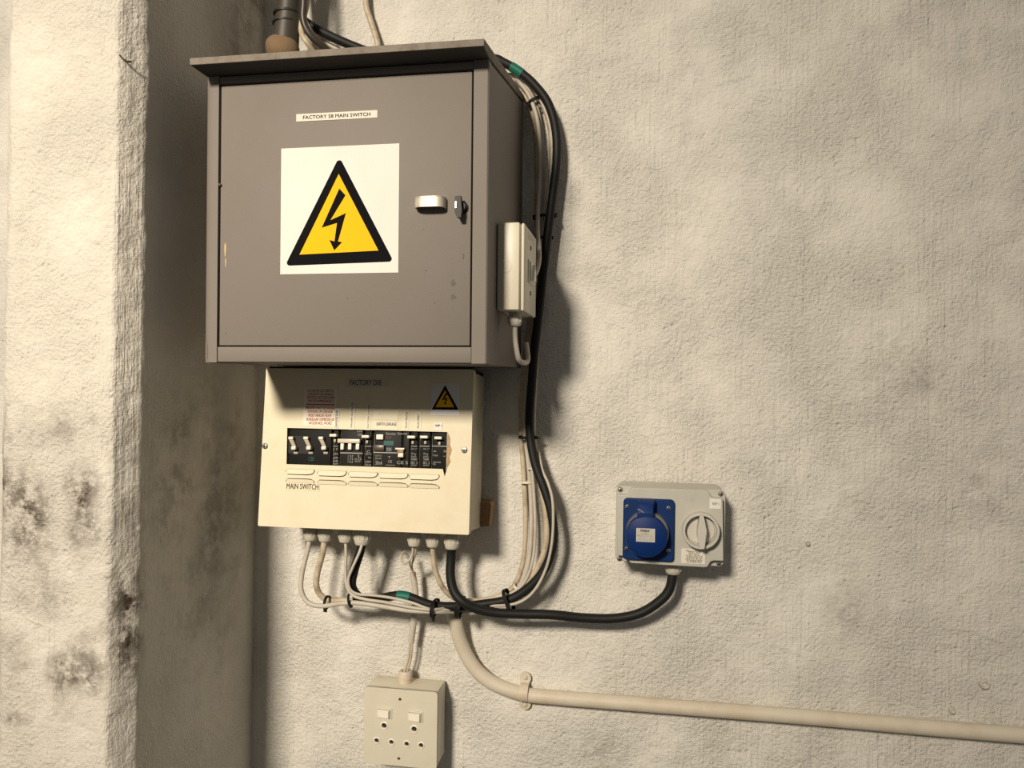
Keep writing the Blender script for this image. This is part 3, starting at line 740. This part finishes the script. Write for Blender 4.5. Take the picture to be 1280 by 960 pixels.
# front cover with notched corners for the screws
n1 = [v_(*q) for q in ((790.5, 609.5), (883, 612.5), (885.5, 614), (888, 619.5), (892, 622.5), (903.6, 623.5), (904.6, 701.5), (892, 701), (888, 702.5), (884.5, 708.5), (881, 709.5), (789, 704), (786.5, 702), (785, 697.5), (782.5, 695.5), (771, 694.5), (771.3, 618.2), (782.5, 619), (785.5, 617), (787.5, 611.5))]
mb = MB().prism(rrect(WL, WB, WR, WT, .008), .0105, .0185, 'y'); mb.prism(n1, 0, .0108, 'y')
wc = mb.build('cover', GREYBOX, wp); bv = wc.modifiers.new('b', 'BEVEL'); bv.width = .0011; bv.segments = 2; bv.limit_method = 'ANGLE'
sm = MB(); screw(sm, 0, 0, 0, .0034); s0 = None
for q in ((775.5, 612), (901, 617.3), (774.5, 698.5), (898.5, 704.3)):
    x, z = v_(q[0], q[1], -.0105)
    if s0 is None: s0 = sm.build('cover_screw', [STEEL, BLACK], wc, loc=(x, .0105, z))
    else: dup(s0, wc, (x, .0105, z))
# blue flange
fx0, fz0 = v_(778.3, 698.3); fx1, fz1 = v_(843.4, 624.2)
mb = MB().prism(rrect(fx0, fz0, fx1, fz1, .0055), -.006, .001, 'y')
fl_ = mb.build('socket_flange', BLUED, wp); bv = fl_.modifiers.new('b', 'BEVEL'); bv.width = .0014; bv.segments = 2; bv.limit_method = 'ANGLE'
fsm = MB(); screw(fsm, 0, 0, 0, .0030); s0 = None
for q in ((783.8, 633), (835.3, 635.2), (783.3, 685.3), (835.3, 688.2)):
    x, z = v_(q[0], q[1], .006)
    if s0 is None: s0 = fsm.build('flange_screw', [CHROME, BLACK], fl_, loc=(x, -.006, z))
    else: dup(s0, fl_, (x, -.006, z))
lx, lz = v_(808.0, 671.0, .030); rl = abs(v_(834.8, 671, .030)[0] - lx)
lx2, lz2 = v_(808.8, 668.8, .030)
# collar between flange and lid, its grey darkened to paint in shadow
MB().lathe([(rl * 1.04, .005), (rl * 1.03, .010), (rl * 1.01, .017), (rl * .97, .0189)], (lx + .0012, 0, lz + .0022), '-y', 40).build('collar', mat('shaded_collar', (.17, .165, .145), .5), wp)
lid = MB().lathe([(rl * .95, .019), (rl, .0205), (rl, .027), (rl * .97, .0295), (rl * .93, .0302), (.0001, .0305)], (lx, 0, lz), '-y', 44).build('socket_lid', BLUE, wp)
# hinge block on top of lid
h0 = v_(796.5, 642, .022); h1 = v_(817, 625.5, .022)
hp = [(-.004, h1[1]), (-.018, h1[1] - .001), (-.0245, h1[1] - .0045), (-.0305, h0[1] + .003), (-.0300, h0[1] - .006), (-.012, h0[1] - .006), (-.004, h0[1])]
mb = MB().prism(hp, h0[0], h1[0], 'x'); mb.box(h1[0], -.017, h0[1], h1[0] + .0022, -.004, h1[1] - .001)
hg = mb.build('lid_hinge', BLUE, wp); bv = hg.modifiers.new('b', 'BEVEL'); bv.width = .001; bv.segments = 2; bv.limit_method = 'ANGLE'
mb = MB(); c = v_(796.5, 640, .0295); mb.tube([(c[0] + .0005, -.0300, c[1] + .0035), (c[0] + .0085, -.0312, c[1] - .0005)], .0009, 8, 0); mb.build('hinge_spring', CHROME, lid)
c = v_(795, 676.8, .0305); d = v_(819, 661, .0305)
mb = MB(); mb.box(c[0], -.0312, c[1], d[0], -.0304, d[1], 0)
wl, hl = d[0] - c[0], d[1] - c[1]
T = lambda s_, u0, t0, u1, t1, mi, bo=0.0: mb.text(s_, c[0] + u0 * wl, c[1] + t0 * hl, c[0] + u1 * wl, c[1] + t1 * hl, -.0314, mi, bold=bo)
T('Onlyw', .22, .70, .70, .93, 1, .04); T('16A 2P+E', .28, .56, .66, .63, 1); T('IP44', .06, .44, .20, .52, 2); T('200-250V 50/60Hz', .08, .42, .64, .48, 2); T('SOCKET 313', .08, .30, .48, .38, 2); T('6h', .72, .40, .88, .52, 2); T('C E', .74, .22, .90, .32, 2); T('SABS 1239 IEC 309-2', .06, .12, .90, .19, 2)
tag(mb.build('lid_label', [mat('grey_label', (.52, .50, .45), .4), INK, GREYINK], lid, smooth=False), 'grey rating label with small black print')
# rotary switch
kx, kz = v_(876.0, 663.3, .008); kr = abs(v_(899.6, 663.3, .008)[0] - kx)
MB().lathe([(kr * 1.0, -.001), (kr, .0125), (kr * .95, .014), (kr * .86, .014), (kr * .83, .0125), (kr * .83, .0005)], (kx, 0, kz), '-y', 44).build('switch_ring', GREYKNOB, wp)
kn = MB().lathe([(kr * .78, -.001), (kr * .78, .002), (kr * .74, .003), (.0001, .0032)], (kx, 0, kz), '-y', 40)
kn.box(kx + kr * .22, -.0046, kz - kr * .42, kx + kr * .36, -.0030, kz + kr * .40, 0, .0004)
tt = [(kx - .0022, kz + kr * .93), (kx + .0020, kz + kr * .93), (kx + .0066, kz + kr * .1), (kx + .0038, kz - kr * .86), (kx - .0016, kz - kr * .90), (kx - .0050, kz - kr * .3), (kx - .0052, kz + kr * .1)]
bk = kn.prism(tt, -.0225, -.0025, 'y').build('switch_knob', GREYKNOB, wp); bv = bk.modifiers.new('b', 'BEVEL'); bv.width = .0012; bv.segments = 2; bv.limit_method = 'ANGLE'
# labels
def wlabel(name, q0, q1, lines, lab, base=PAPER, bold=0.0):
    a = v_(q0[0], q1[1]); b = v_(q1[0], q0[1]); m2 = MB(); m2.box(a[0], -.0006, a[1], b[0], .0002, b[1], 0)
    for (x0, y0, x1, y1, s_) in lines:
        p = v_(x0, y1); r_ = v_(x1, y0); m2.text(s_, p[0], p[1], r_[0], r_[1], -.0008, 1, bold=bold)
    return tag(m2.build(name, [base, INK], wp, smooth=False), lab)
wlabel('circuit_label', (886.8, 623.6), (901, 635.6), [(889.8, 628.2, 899, 631.4, 'WP 1')], 'white label reading WP 1')
wlabel('instruction_label', (851.3, 686.8), (881.3, 703.8), [(858.3, 688, 876.3, 690.1, 'Please Note'), (860.8, 691.3, 874.5, 693.4, 'DO NOT'), (857.3, 694.6, 878.2, 696.7, 'TURN SWITCH'), (857, 697.8, 877.8, 699.9, 'UNLESS PLUG'), (858.6, 700.9, 877, 703, 'IS INSERTED')], 'cream label: please note, do not turn switch unless plug is inserted', TAPEW)
mb = MB(); c = v_(855, 626); d = v_(869, 619); mb.text('Onix', c[0], c[1], d[0], d[1], -.00015, 0); mb.build('embossed_name', mat('embossed_grey', (.45, .44, .385), .45), wp, smooth=False)
gx, gz = v_(841.5, 716, -.030)
gland_mb(.0108, .0185, .0068).build('cable_gland', GLAND, wp, loc=(gx, .030, .001))
WPG = wf.mat @ Vector((gx, .030, .001 - .0185))

# ================================================================== DOUBLE SWITCHED SOCKET
of = Frame(Vector((-.33325, -.050, ZC - .5414)), ry=math.radians(.25))
so = empty('double_socket_outlet', of, 'ivory square wall outlet with two rocker switches and six round pin holes', 'socket outlet')
o_ = of.px
OL, OR, OT = -.0536, .0533, .1080
MB().box(OL + .001, .0055, .0008, OR - .001, .0485, OT - .0008, 0, .0020).build('back_box', IVORY, so)
holes = [(480.3, 907, .0042), (517.8, 911.3, .0042), (471, 925.5, .0036), (489.4, 927.6, .0036), (508.5, 929.8, .0036), (526.5, 931.6, .0036)]
hs = [o_(a, b) + (r_,) for a, b, r_ in holes]
scr = [o_(500, 874.2) + (.0022,), o_(498.5, 948.3) + (.0022,)]
rk = [o_(480.5, 891.2), o_(519, 895.5)]
mb = MB().plate(rrect(OL, 0, OR, OT, .004), [circ(x, z, r_, 20) for x, z, r_ in hs + scr] + [rrect(x - .0098, z - .0062, x + .0098, z + .0062, .001, 2) for x, z in rk], 0, .004, 0)
mb.plate(rrect(OL, 0, OR, OT, .004), [rrect(OL + .002, .002, OR - .002, OT - .002, .003)], .0005, .0085, 0)
sc = mb.build('cover', IVORY, so, smooth=False)
for x, z, r_ in hs:
    o = MB().lathe([(r_ * .62, .0115), (r_ * .62, .0010), (r_ * .75, -.0002), (r_ * 1.0, -.0010), (r_ * 1.28, -.0010), (r_ * 1.34, -.0002), (r_ * 1.34, .0004)], (x, 0, z), '-y', 22)
    for i in range(len(o.v)): o.v[i] = (o.v[i][0], -o.v[i][1] if False else o.v[i][1], o.v[i][2])
    MB_ = MB(); MB_.lathe([(r_ * 1.36, -.0004), (r_ * 1.34, .0006), (r_ * 1.1, .0012), (r_ * .95, .0010), (r_ * .86, -.0002), (r_ * .86, -.010)], (x, 0, z), '-y', 22)
    MB_.f.pop(); MB_.m.pop(); MB_.f.pop(); MB_.m.pop()
    rg = MB_.build('pin_hole_ring', IVORYL, sc)
    MB().lathe([(r_ * .98, -.0025), (r_ * .98, -.0018)], (x, 0, z), '-y', 18).build('pin_hole', BLACK, rg)
for x, z, r_ in scr:
    MB().lathe([(.0021, -.003), (.0021, -.0012), (.0001, -.0008)], (x, 0, z), '-y', 14).build('cover_screw', mat('rusted_screw', (.12, .08, .045), .5, metal=.5), sc)
for x, z in rk:
    mb = MB().plate(rrect(x - .0112, z - .0076, x + .0112, z + .0076, .0014, 3), [rrect(x - .0094, z - .0058, x + .0094, z + .0058, .0010, 2)], -.0012, .0004, 0)
    fr = mb.build('rocker_frame', IVORY, sc)
    MB().prism([(x - .0090, -.0030), (x + .0074, -.0058), (x + .0090, -.0010), (x + .0090, .003), (x - .0090, .003)], z - .0050, z + .0050, 'z').build('rocker', IVORYL, fr, smooth=False)
gx, gz = o_(506.8, 846, -.030)
mb = MB().lathe([(.0098, 0), (.0098, .004), (.0092, .0045), (.0092, .0058), (.0100, .0062), (.0100, .0155), (.0088, .0172), (.0060, .0172), (.0055, .014)], (0, 0, 0), 'z', 20)
mb.build('cable_gland', mat('gland_dirty', (.60, .53, .42), .5, dirt=(.40, .27, .14), dirt_amt=.5, dirt_scale=90), so, loc=(gx, .030, OT - .0015))
SOG = of.mat @ Vector((gx, .030, OT - .0015 + .0165))

# ================================================================== CABLES
def cable(name, pts, r, m, label, seg=10, sub=8, tape=None):
    """pts: world Vectors or (px,py,out in mm)"""
    P = [Vector(p) if isinstance(p, Vector) else at(p[0], p[1], p[2] / 1000) for p in pts]
    C = spline(P, sub)
    o = MB().tube(C, r, seg).build(name, m, angle=60)
    tag(o, label, 'cable', 'cables around the electrical boxes')
    if tape:
        for (i0, i1) in tape:
            seg_ = C[i0:i1]; tp = MB().tube(seg_, r * 1.09, 14).build('green_tape_band', TAPE, o, angle=60); tag(tp, 'band of green tape')
    return o, C
def V(x, y, z): return Vector((x, y, ZC + z))
up = lambda v, d=.004: Vector((v.x, v.y, v.z + d))
# heavy black feed: board gland -> bundle -> up the wall -> over the cabinet roof -> up the corner
A_pts = [up(GL[3], .006), (450, 690, 74), (443, 712, 76), (440, 733, 76), (452, 748, 66), (474, 748, 66), (495, 744.5, 72), (512, 746.5, 72), (540, 756.5, 70), (575, 758, 62), (605, 755, 56), (640, 748, 52),
         (668, 728, 52), (685, 703, 52), (692, 672, 52), (689, 640, 50), (680, 610, 46), (669, 580, 40), (663, 548, 36), (662, 520, 34), (665.5, 470, 32), (669, 430, 30), (676, 370, 30), (684, 300, 30), (690, 250, 29), (695.5, 205, 28), (695, 165, 27), (685.5, 130, 27), (667, 105, 28), (648, 89, 30), (630, 78.5, 32), (614, 73, 34), V(-.27, -.034, .455), V(-.345, -.036, .462), V(-.405, -.04, .478), at(383, 28, .046), at(377, 2, .046), at(374, -60, .046)]
cableA, CA = cable('power_cable', A_pts, .0062, RUBBER, 'thick black cable with green tape bands running up the wall beside the grey cabinet', 14, 8, [(49, 57), (230, 237)])
cable('power_cable', [up(GL[6], .006), (564, 695, 68), (563, 718, 70), (567, 738, 74), (578, 752, 78), (596, 761, 74), (620, 766, 68), (650, 767.5, 62), (690, 768.5, 56), (730, 772.5, 48), (768, 773, 44), (800, 766.5, 42), (825, 751, 42), (837, 736, 41), up(WPG, .004)], .0064, RUBBER, 'thick black cable sagging from breaker board to the grey box with blue lid', 14)
# white cables leaving the board's left end
C1, _ = cable('white_cable', [up(GL[0], .006), (384, 690, 74), (378, 715, 77), (376.5, 737, 80), (385, 753, 82), (402, 757.5, 83), (425, 754.5, 84), (445, 753.5, 84), (475, 757.5, 84), (510, 763, 83), (544, 764.5, 80), (575, 764, 52), (605, 760, 42), (635, 748, 36), (652, 728, 34), (661, 700, 32), (664, 660, 28), (663.5, 620, 20), (660, 575, 19), (655, 530, 17), (658, 480, 15), (664, 430, 14), (669, 370, 14), (674, 300, 15), (678, 240, 14), (677.5, 185, 13), (672, 140, 14), (660, 112, 16), (642, 88, 18), V(-.205, -.018, .452), V(-.27, -.018, .452), V(-.34, -.02, .452), V(-.40, -.024, .464), at(388, 42, .034), at(376, 20, .034), at(370, -50, .034)], .0033, PVCW, 'white cable leaving the breaker board\'s leftmost gland')
C2, _ = cable('beige_cable', [up(GL[1], .006), (403.5, 690, 72), (397, 715, 72), (395.5, 732, 71), (401, 744, 68), (412, 750, 66), (435, 751, 70), (470, 753.5, 58), (510, 761, 58), (545, 764, 54), (575, 763, 40), (610, 757, 40), (645, 741, 38), (667, 718, 38), (680, 690, 38), (683.5, 660, 36), (679, 620, 32), (671.5, 580, 24), (666, 540, 21), (668, 480, 18), (672, 420, 16), (679, 360, 16), (684, 310, 16), (688, 240, 15), (690, 190, 14), (686, 150, 13), (672, 118, 13), (650, 95, 15), V(-.19, -.014, .437), V(-.26, -.013, .435), V(-.345, -.013, .437), V(-.380, -.013, .462), at(471, 50, .012), at(463, 25, .012), at(457, 2, .012), at(454, -60, .012)], .0043, PVCD, 'stained beige cable leaving the board\'s second gland from left')
C3, _ = cable('white_cable', [up(GL[2], .006), (432.5, 690, 75), (432, 712, 77), (433.5, 732, 80), (441, 744, 86), (456, 749, 89), (485, 753.5, 89), (515, 759.5, 88), (543, 762, 84), (575, 757, 48), (608, 753, 48), (640, 741, 44), (656, 727, 42), (666, 700, 40), (669, 660, 36), (667.5, 620, 26), (664.5, 585, 26), (658, 548, 26), (655, 515, 24), (659, 480, 22), (666, 450, 20), (674, 415, 20), (677.5, 380, 20), (679, 300, 22), (685, 245, 22), (689.5, 200, 22), (688, 160, 20), (678, 130, 20), (664, 108, 22), (650, 96, 24), V(-.20, -.026, .446), V(-.27, -.028, .444), V(-.35, -.03, .447), at(425, 55, .03), at(398, 44, .04), at(386, 33, .055), at(380, 10, .06), at(378, -60, .06)], .0022, PVCW, 'thin white cable leaving the board\'s third gland from left')
C4, _ = cable('white_cable', [up(GL[3] + Vector((.003, -.004, 0)), .006), (449.5, 690, 84), (441, 709, 87), (435.5, 724, 88), (437.5, 736, 89), (447, 742.5, 88), (465, 744, 84), (490, 747.5, 82), (515, 753.5, 82), (540, 762, 83), (566, 761.5, 66), (596, 756.5, 58), (626, 757, 60), (650, 752.5, 62), (668, 738, 60), (682, 712, 60), (689, 684, 60), (691.5, 655, 58), (690.5, 625, 55), (685, 604, 48), (678, 588, 40), (673, 565, 26)], .0020, PVCW, 'thin white cable crossing in front of the black cable under the board')
C5, _ = cable('beige_cable', [up(GL[5], .006), (541.5, 695, 66), (544, 712, 64), (551, 730, 60), (561, 743, 54), (575, 750, 44), (598, 750.5, 30), (622, 746, 26), (637, 738.5, 24), (648, 722, 22), (655, 695, 20), (657, 660, 18), (656.5, 630, 14), (654.5, 590, 12), (651.5, 545, 11), (652, 500, 10), (656, 450, 9), (662, 400, 9), (667, 340, 9), (671, 260, 9), (671, 190, 9), (666, 145, 8), (655, 115, 9), V(-.172, -.010, .432), V(-.21, -.009, .434), V(-.25, -.009, .43)], .0036, PVCD, 'stained beige cable leaving the board\'s sixth gland, then climbing by the wall')
# feed to the double outlet: thin pair with a slack loop, sleeved behind the bundle
cable('white_cable', [up(GL[4] + Vector((-.0016, 0, 0)), .005), (515.5, 692, 68), (511, 701, 68), (505.5, 704.5, 64), (501.8, 700, 58), (502.5, 692.5, 50), (507, 691, 42), (512, 702, 34), (516, 722, 28), (518, 745, 26), (516.5, 772, 24), (513, 800, 22), (509.8, 825, 21), SOG + Vector((-.0022, 0, -.003))], .0017, PVCW, 'thin white cable with a small curl under the board, feeding the double outlet')
cable('white_cable', [up(GL[4] + Vector((.0020, 0, 0)), .005), (519.5, 690, 66), (516.5, 700, 58), (514.5, 708, 42), (518.5, 724, 31), (521.2, 745, 29), (519.8, 772, 27), (516, 800, 25), (513, 825, 24), SOG + Vector((.0022, -.001, -.003))], .0017, PVCD, 'thin stained cable dropping straight to the double outlet')
C = spline([at(515.8, 716, .0305), at(519, 738, .0275), at(518.5, 762, .0268), at(515.5, 790, .0245), at(513.6, 803, .0235)], 6)
sl = MB().tube(C, .0046, 12, 0, .9); sl.tube([at(517.6, 766, .0262), at(517.3, 769.5, .026)], .0068, 12, 0)
tag(sl.build('cable_sleeve', PVCG), 'grey plastic sleeve around the pair of cables above the double outlet', 'sleeve')
# isolator feed
ig = sf.mat @ Vector((sf.px(643.5, 397, -.030)[0], .030, -.017))
cable('grey_cable', [up(ig, .005), at(643.5, 420, -ig.y), at(645.5, 437, -ig.y), at(649, 450, -ig.y - .006), at(656, 453.5, -ig.y - .030), at(660, 449, .085), at(658, 430, .055)], .0033, PVCG, 'short grey cable hooking out under the cream switch box')
cable('white_cable', [at(664, 344, .118), at(670, 341, .105), at(674, 325, .085), at(673.5, 306, .066), at(672, 290, .048), at(672.5, 262, .035), at(675, 215, .03), at(673, 160, .026), at(664, 125, .024), at(650, 104, .024), V(-.185, -.03, .425)], .0030, PVCW, 'white cable looping out from behind the cream switch box')

# cable ties
def tie(pos, axis, a, b, label, m=TIE, head=None, w=.0024, tail=None, square=.0):
    """strap round a bundle: axis = bundle direction, a = half height across the bundle, b = half depth"""
    a *= .86; b *= .62; w *= .8
    T_ = Vector(axis).normalized(); dep = Vector((0, -1, 0)); dep = (dep - T_ * dep.dot(T_)).normalized(); up_ = dep.cross(T_)
    mb = MB(); n = 28; vs = []
    for k in range(n):
        t_ = 2 * PI * k / n; ca, sa = math.cos(t_), math.sin(t_)
        ca = math.copysign(abs(ca) ** .75, ca); sa = math.copysign(abs(sa) ** .75, sa)
        for (rr, ww_) in ((1, -1), (1, 1), (0, 1), (0, -1)):
            e = .0011 * rr
            vs.append(up_ * ((a + e) * ca) + dep * ((b + e) * sa) + T_ * (w * ww_))
    fs = []
    for k in range(n):
        k2 = (k + 1) % n
        for j in range(4): fs.append([k * 4 + j, k * 4 + (j + 1) % 4, k2 * 4 + (j + 1) % 4, k2 * 4 + j])
    mb.add(vs, fs)
    hd = head or -1
    R = Matrix((T_, up_, dep)).transposed()
    def obox(c, s_):
        b_ = bmesh.new(); bmesh.ops.create_cube(b_, size=1)
        for v in b_.verts: v.co = R @ (Vector(c) + Vector((v.co.x * s_[0], v.co.y * s_[1], v.co.z * s_[2])))
        bmesh.ops.bevel(b_, geom=list(b_.edges), offset=.0004, segments=1, affect='EDGES'); mb.bm(b_)
    obox((0, hd * (a + .0018), b * .35), (w * 2.3, .0040, .0040))
    if tail: obox((w * .3, hd * (a + .0018 + tail / 2), b * .35 - .001), (w * 1.8, tail, .0014))
    o = mb.build('cable_tie', m, loc=pos)
    return tag(o, label, 'cable tie', 'cable ties on the cables')
def tpos(px, py, out): return at(px, py, out / 1000)
def dirp(p, q): return at(q[0], q[1], .05) - at(p[0], p[1], .05)
tie(tpos(408.5, 753, 75), dirp((400, 751), (418, 754)), .0095, .013, 'leftmost small black cable tie under the breaker board', tail=.003)
tie(tpos(438.8, 748.5, 80), dirp((430, 750), (447, 748.5)), .0088, .0145, 'second black cable tie from the left under the breaker board', w=.0021, tail=.001)
tie(tpos(543.5, 759.5, 72), dirp((530, 757), (556, 760)), .0115, .0300, 'black cable tie just right of the green tape under the board', w=.0026, tail=.006)
tie(tpos(575.0, 757, 62), dirp((562, 752), (590, 758)), .0135, .0250, 'chunky black cable tie where the two black cables cross', w=.0045, tail=.001)
tie(tpos(636, 752, 54), dirp((625, 757), (650, 748)), .0195, .0220, 'broad black tie on the bend below the wall cables', w=.0032)
tie(tpos(659, 546.5, 26), dirp((660, 530), (660, 565)), .0125, .0195, 'black cable tie on the vertical run right of the breaker board', head=1, tail=.004)
tie(tpos(680, 271, 21), dirp((681, 290), (679, 250)), .0175, .0180, 'black cable tie just above the cream switch box', head=-1)
tie(tpos(678.5, 298.5, 21), dirp((679, 315), (678, 280)), .0130, .0170, 'black cable tie level with the cream switch box\'s top', head=-1)
tie(tpos(668, 127, 18), dirp((674, 140), (660, 112)), .0085, .0140, 'small black cable tie near the cabinet\'s upper right corner', head=1, w=.003)
tie(tpos(658.5, 602.5, 17), dirp((658, 620), (658, 590)), .0085, .0105, 'white cable tie on the pale cables, upper of two', TIEW, head=1, w=.0020)
tie(tpos(663.5, 585.5, 23), dirp((664, 600), (662, 570)), .0042, .0085, 'tiny white tie on the thin cables beside the black one', TIEW, head=-1, w=.0012)
tie(tpos(649, 735, 34), dirp((640, 745), (657, 722)), .0095, .0150, 'white cable tie on the pale cables, near the bend', TIEW, head=-1, w=.0022)

# ================================================================== CONDUITS AND SMALL WALL FIXTURES
C = spline([at(565, 757, .030), at(566.5, 765, .028), at(569.5, 778, .0245), at(576, 803, .018), at(589, 829, .014), at(607, 848, .013), at(628, 859.5, .0125), at(655, 867.3, .012), at(700, 872.3, .012), at(1000, 895.5, .012), at(1284, 919.5, .012), Vector((1.2, -.012, at(1284, 919.5, .012).z))], 10)
tag(MB().tube(C, .0101, 20).build('conduit_pipe', PAINTP, angle=60), 'cream painted conduit pipe bending down and running right along the wall', 'pipe')
# saddle
sp = at(655.5, 866, .012); R_o = .0122
svec = Frame(sp)
mb = MB()
n = 18; zz = []
prof_ = [(-.0195, .0105), (-.0123, .0105)]
pts = [(.0245, .0075), (.0125, .0075)] + [(R_o * math.cos(t_), -R_o * math.sin(t_)) for t_ in [math.radians(a) for a in range(0, 181, 12)]] + [(-.0125, .0075), (-.0245, .0075)]
inn = [(-.0245, .0095), (-.0112, .0095)] + [(.0108 * math.cos(t_), -.0108 * math.sin(t_)) for t_ in [math.radians(a) for a in range(180, -1, -12)]] + [(.0112, .0095), (.0245, .0095)]
ring = [(b, a) for a, b in pts] + [(b, a) for a, b in inn]       # (y, z)
mb.prism(ring, -.0062, .0062, 'x')
sad = bpy.data.objects.new('pipe_saddle', None); COL.objects.link(sad); sad.location = sp
tag(sad, 'two-eared white saddle clamp holding the cream conduit pipe', 'pipe clamp')
mb.build('strap', PAINTP, sad)
for s_ in (1, -1):
    e = MB().prism([(.0083 * math.cos(t_), s_ * .0185 + .0085 * math.sin(t_)) for t_ in [k * PI / 10 for k in range(20)]], .0068, .0096, 'y').build('ear', PAINTP, sad)
    MB().lathe([(.0034, 0), (.0034, .0012), (.0022, .0024), (.0001, .0027)], (0, .0068, s_ * .0192), '-y', 14).build('screw', mat('painted_screw', (.60, .55, .46), .45), e)
# vertical conduit behind the roof with its foam plug and clips
c0 = at(356, 64, .075); c1 = at(361.5, 2, .075)
root = bpy.data.objects.new('conduit_riser', None); COL.objects.link(root); root.location = (c0.x, c0.y, c0.z - .02)
tag(root, 'grimy vertical conduit rising from the grey cabinet\'s roof into the corner', 'pipe')
rel = lambda p: Vector(p) - root.location
Pz = [rel(Vector((c0.x, c0.y, c0.z - .02))), rel(c0), rel(c1), rel(c1 + (c1 - c0) * 1.2)]
mb = MB().tube(Pz, [.0195, .0190, .0160, .0155], 20); mb.build('pipe', DARKPIPE, root, angle=60)
for pxy in ((358.6, 18), (357.5, 30)):
    p = rel(at(pxy[0], pxy[1], .075)); MB().tube([p + Vector((0, 0, -.0012)), p + Vector((0, 0, .0016))], .0188, 20).build('hose_clip', DARKSTEEL, root, angle=60)
fo = MB(); v = []; bmx = bmesh.new(); bmesh.ops.create_icosphere(bmx, subdivisions=3, radius=1)
ctr = rel(at(353.5, 62, .078))
for q in bmx.verts:
    nz = noise.noise(q.co * 1.1) * .12 + 1
    q.co = Vector((q.co.x * .0245 * nz, q.co.y * .022 * nz, q.co.z * .022 * nz)) + ctr
fo.bm(bmx); tag(fo.build('foam_plug', FOAM, root, angle=80), 'ochre sealing foam at the base')
# loose dark lead strapped to the riser
cable('dark_cable', [at(379, -60, .085), at(380, 0, .085), at(379, 20, .084), at(382, 34, .082), at(390, 46, .078), at(402, 56, .070), at(412, 66, .060)], .0052, mat('brown_black_rubber', (.045, .035, .026), .4), 'dark brown cable strapped beside the riser above the cabinet')
cable('beige_cable', [at(384, -60, .075), at(384, 0, .075), at(377, 30, .080), at(378, 44, .084), at(386, 56, .082), at(394, 68, .072)], .0040, PVCD, 'stained cable behind the dark one above the cabinet roof')
# bent nail in the pier's chamfer
C = spline([at(149.5, 68.5, .3105), at(153, 73, .3105), at(158, 76.5, .309), at(164.5, 77.2, .305)], 5)
tag(MB().tube(C, .0010, 8).build('bent_nail', mat('rusty_nail', (.04, .03, .025), .6)), 'small bent black nail sticking out of the left pier edge', 'nail')
# painted over wall plugs
def plug(px, py, r_, label):
    p = at(px, py, .001)
    root = MB().lathe([(r_ * 1.25, -.003), (r_ * 1.2, .0016), (r_ * .95, .0024), (r_ * .70, .0016), (r_ * .55, -.0012), (.0001, -.0014)], (0, 0, 0), '-y', 16).build('wall_plug', mat('painted_plug', (.60, .575, .515), .7, spec=.2), loc=p)
    return tag(root, label, 'wall plug', 'painted over wall plugs')
plug(1190.5, 888, .0034, 'small round wall plug just above the pipe at the far right')
plug(1231, 855.5, .0048, 'larger painted wall plug up and right of the small one')
plug(1009.5, 679, .0024, 'tiny painted wall plug right of the blue socket')
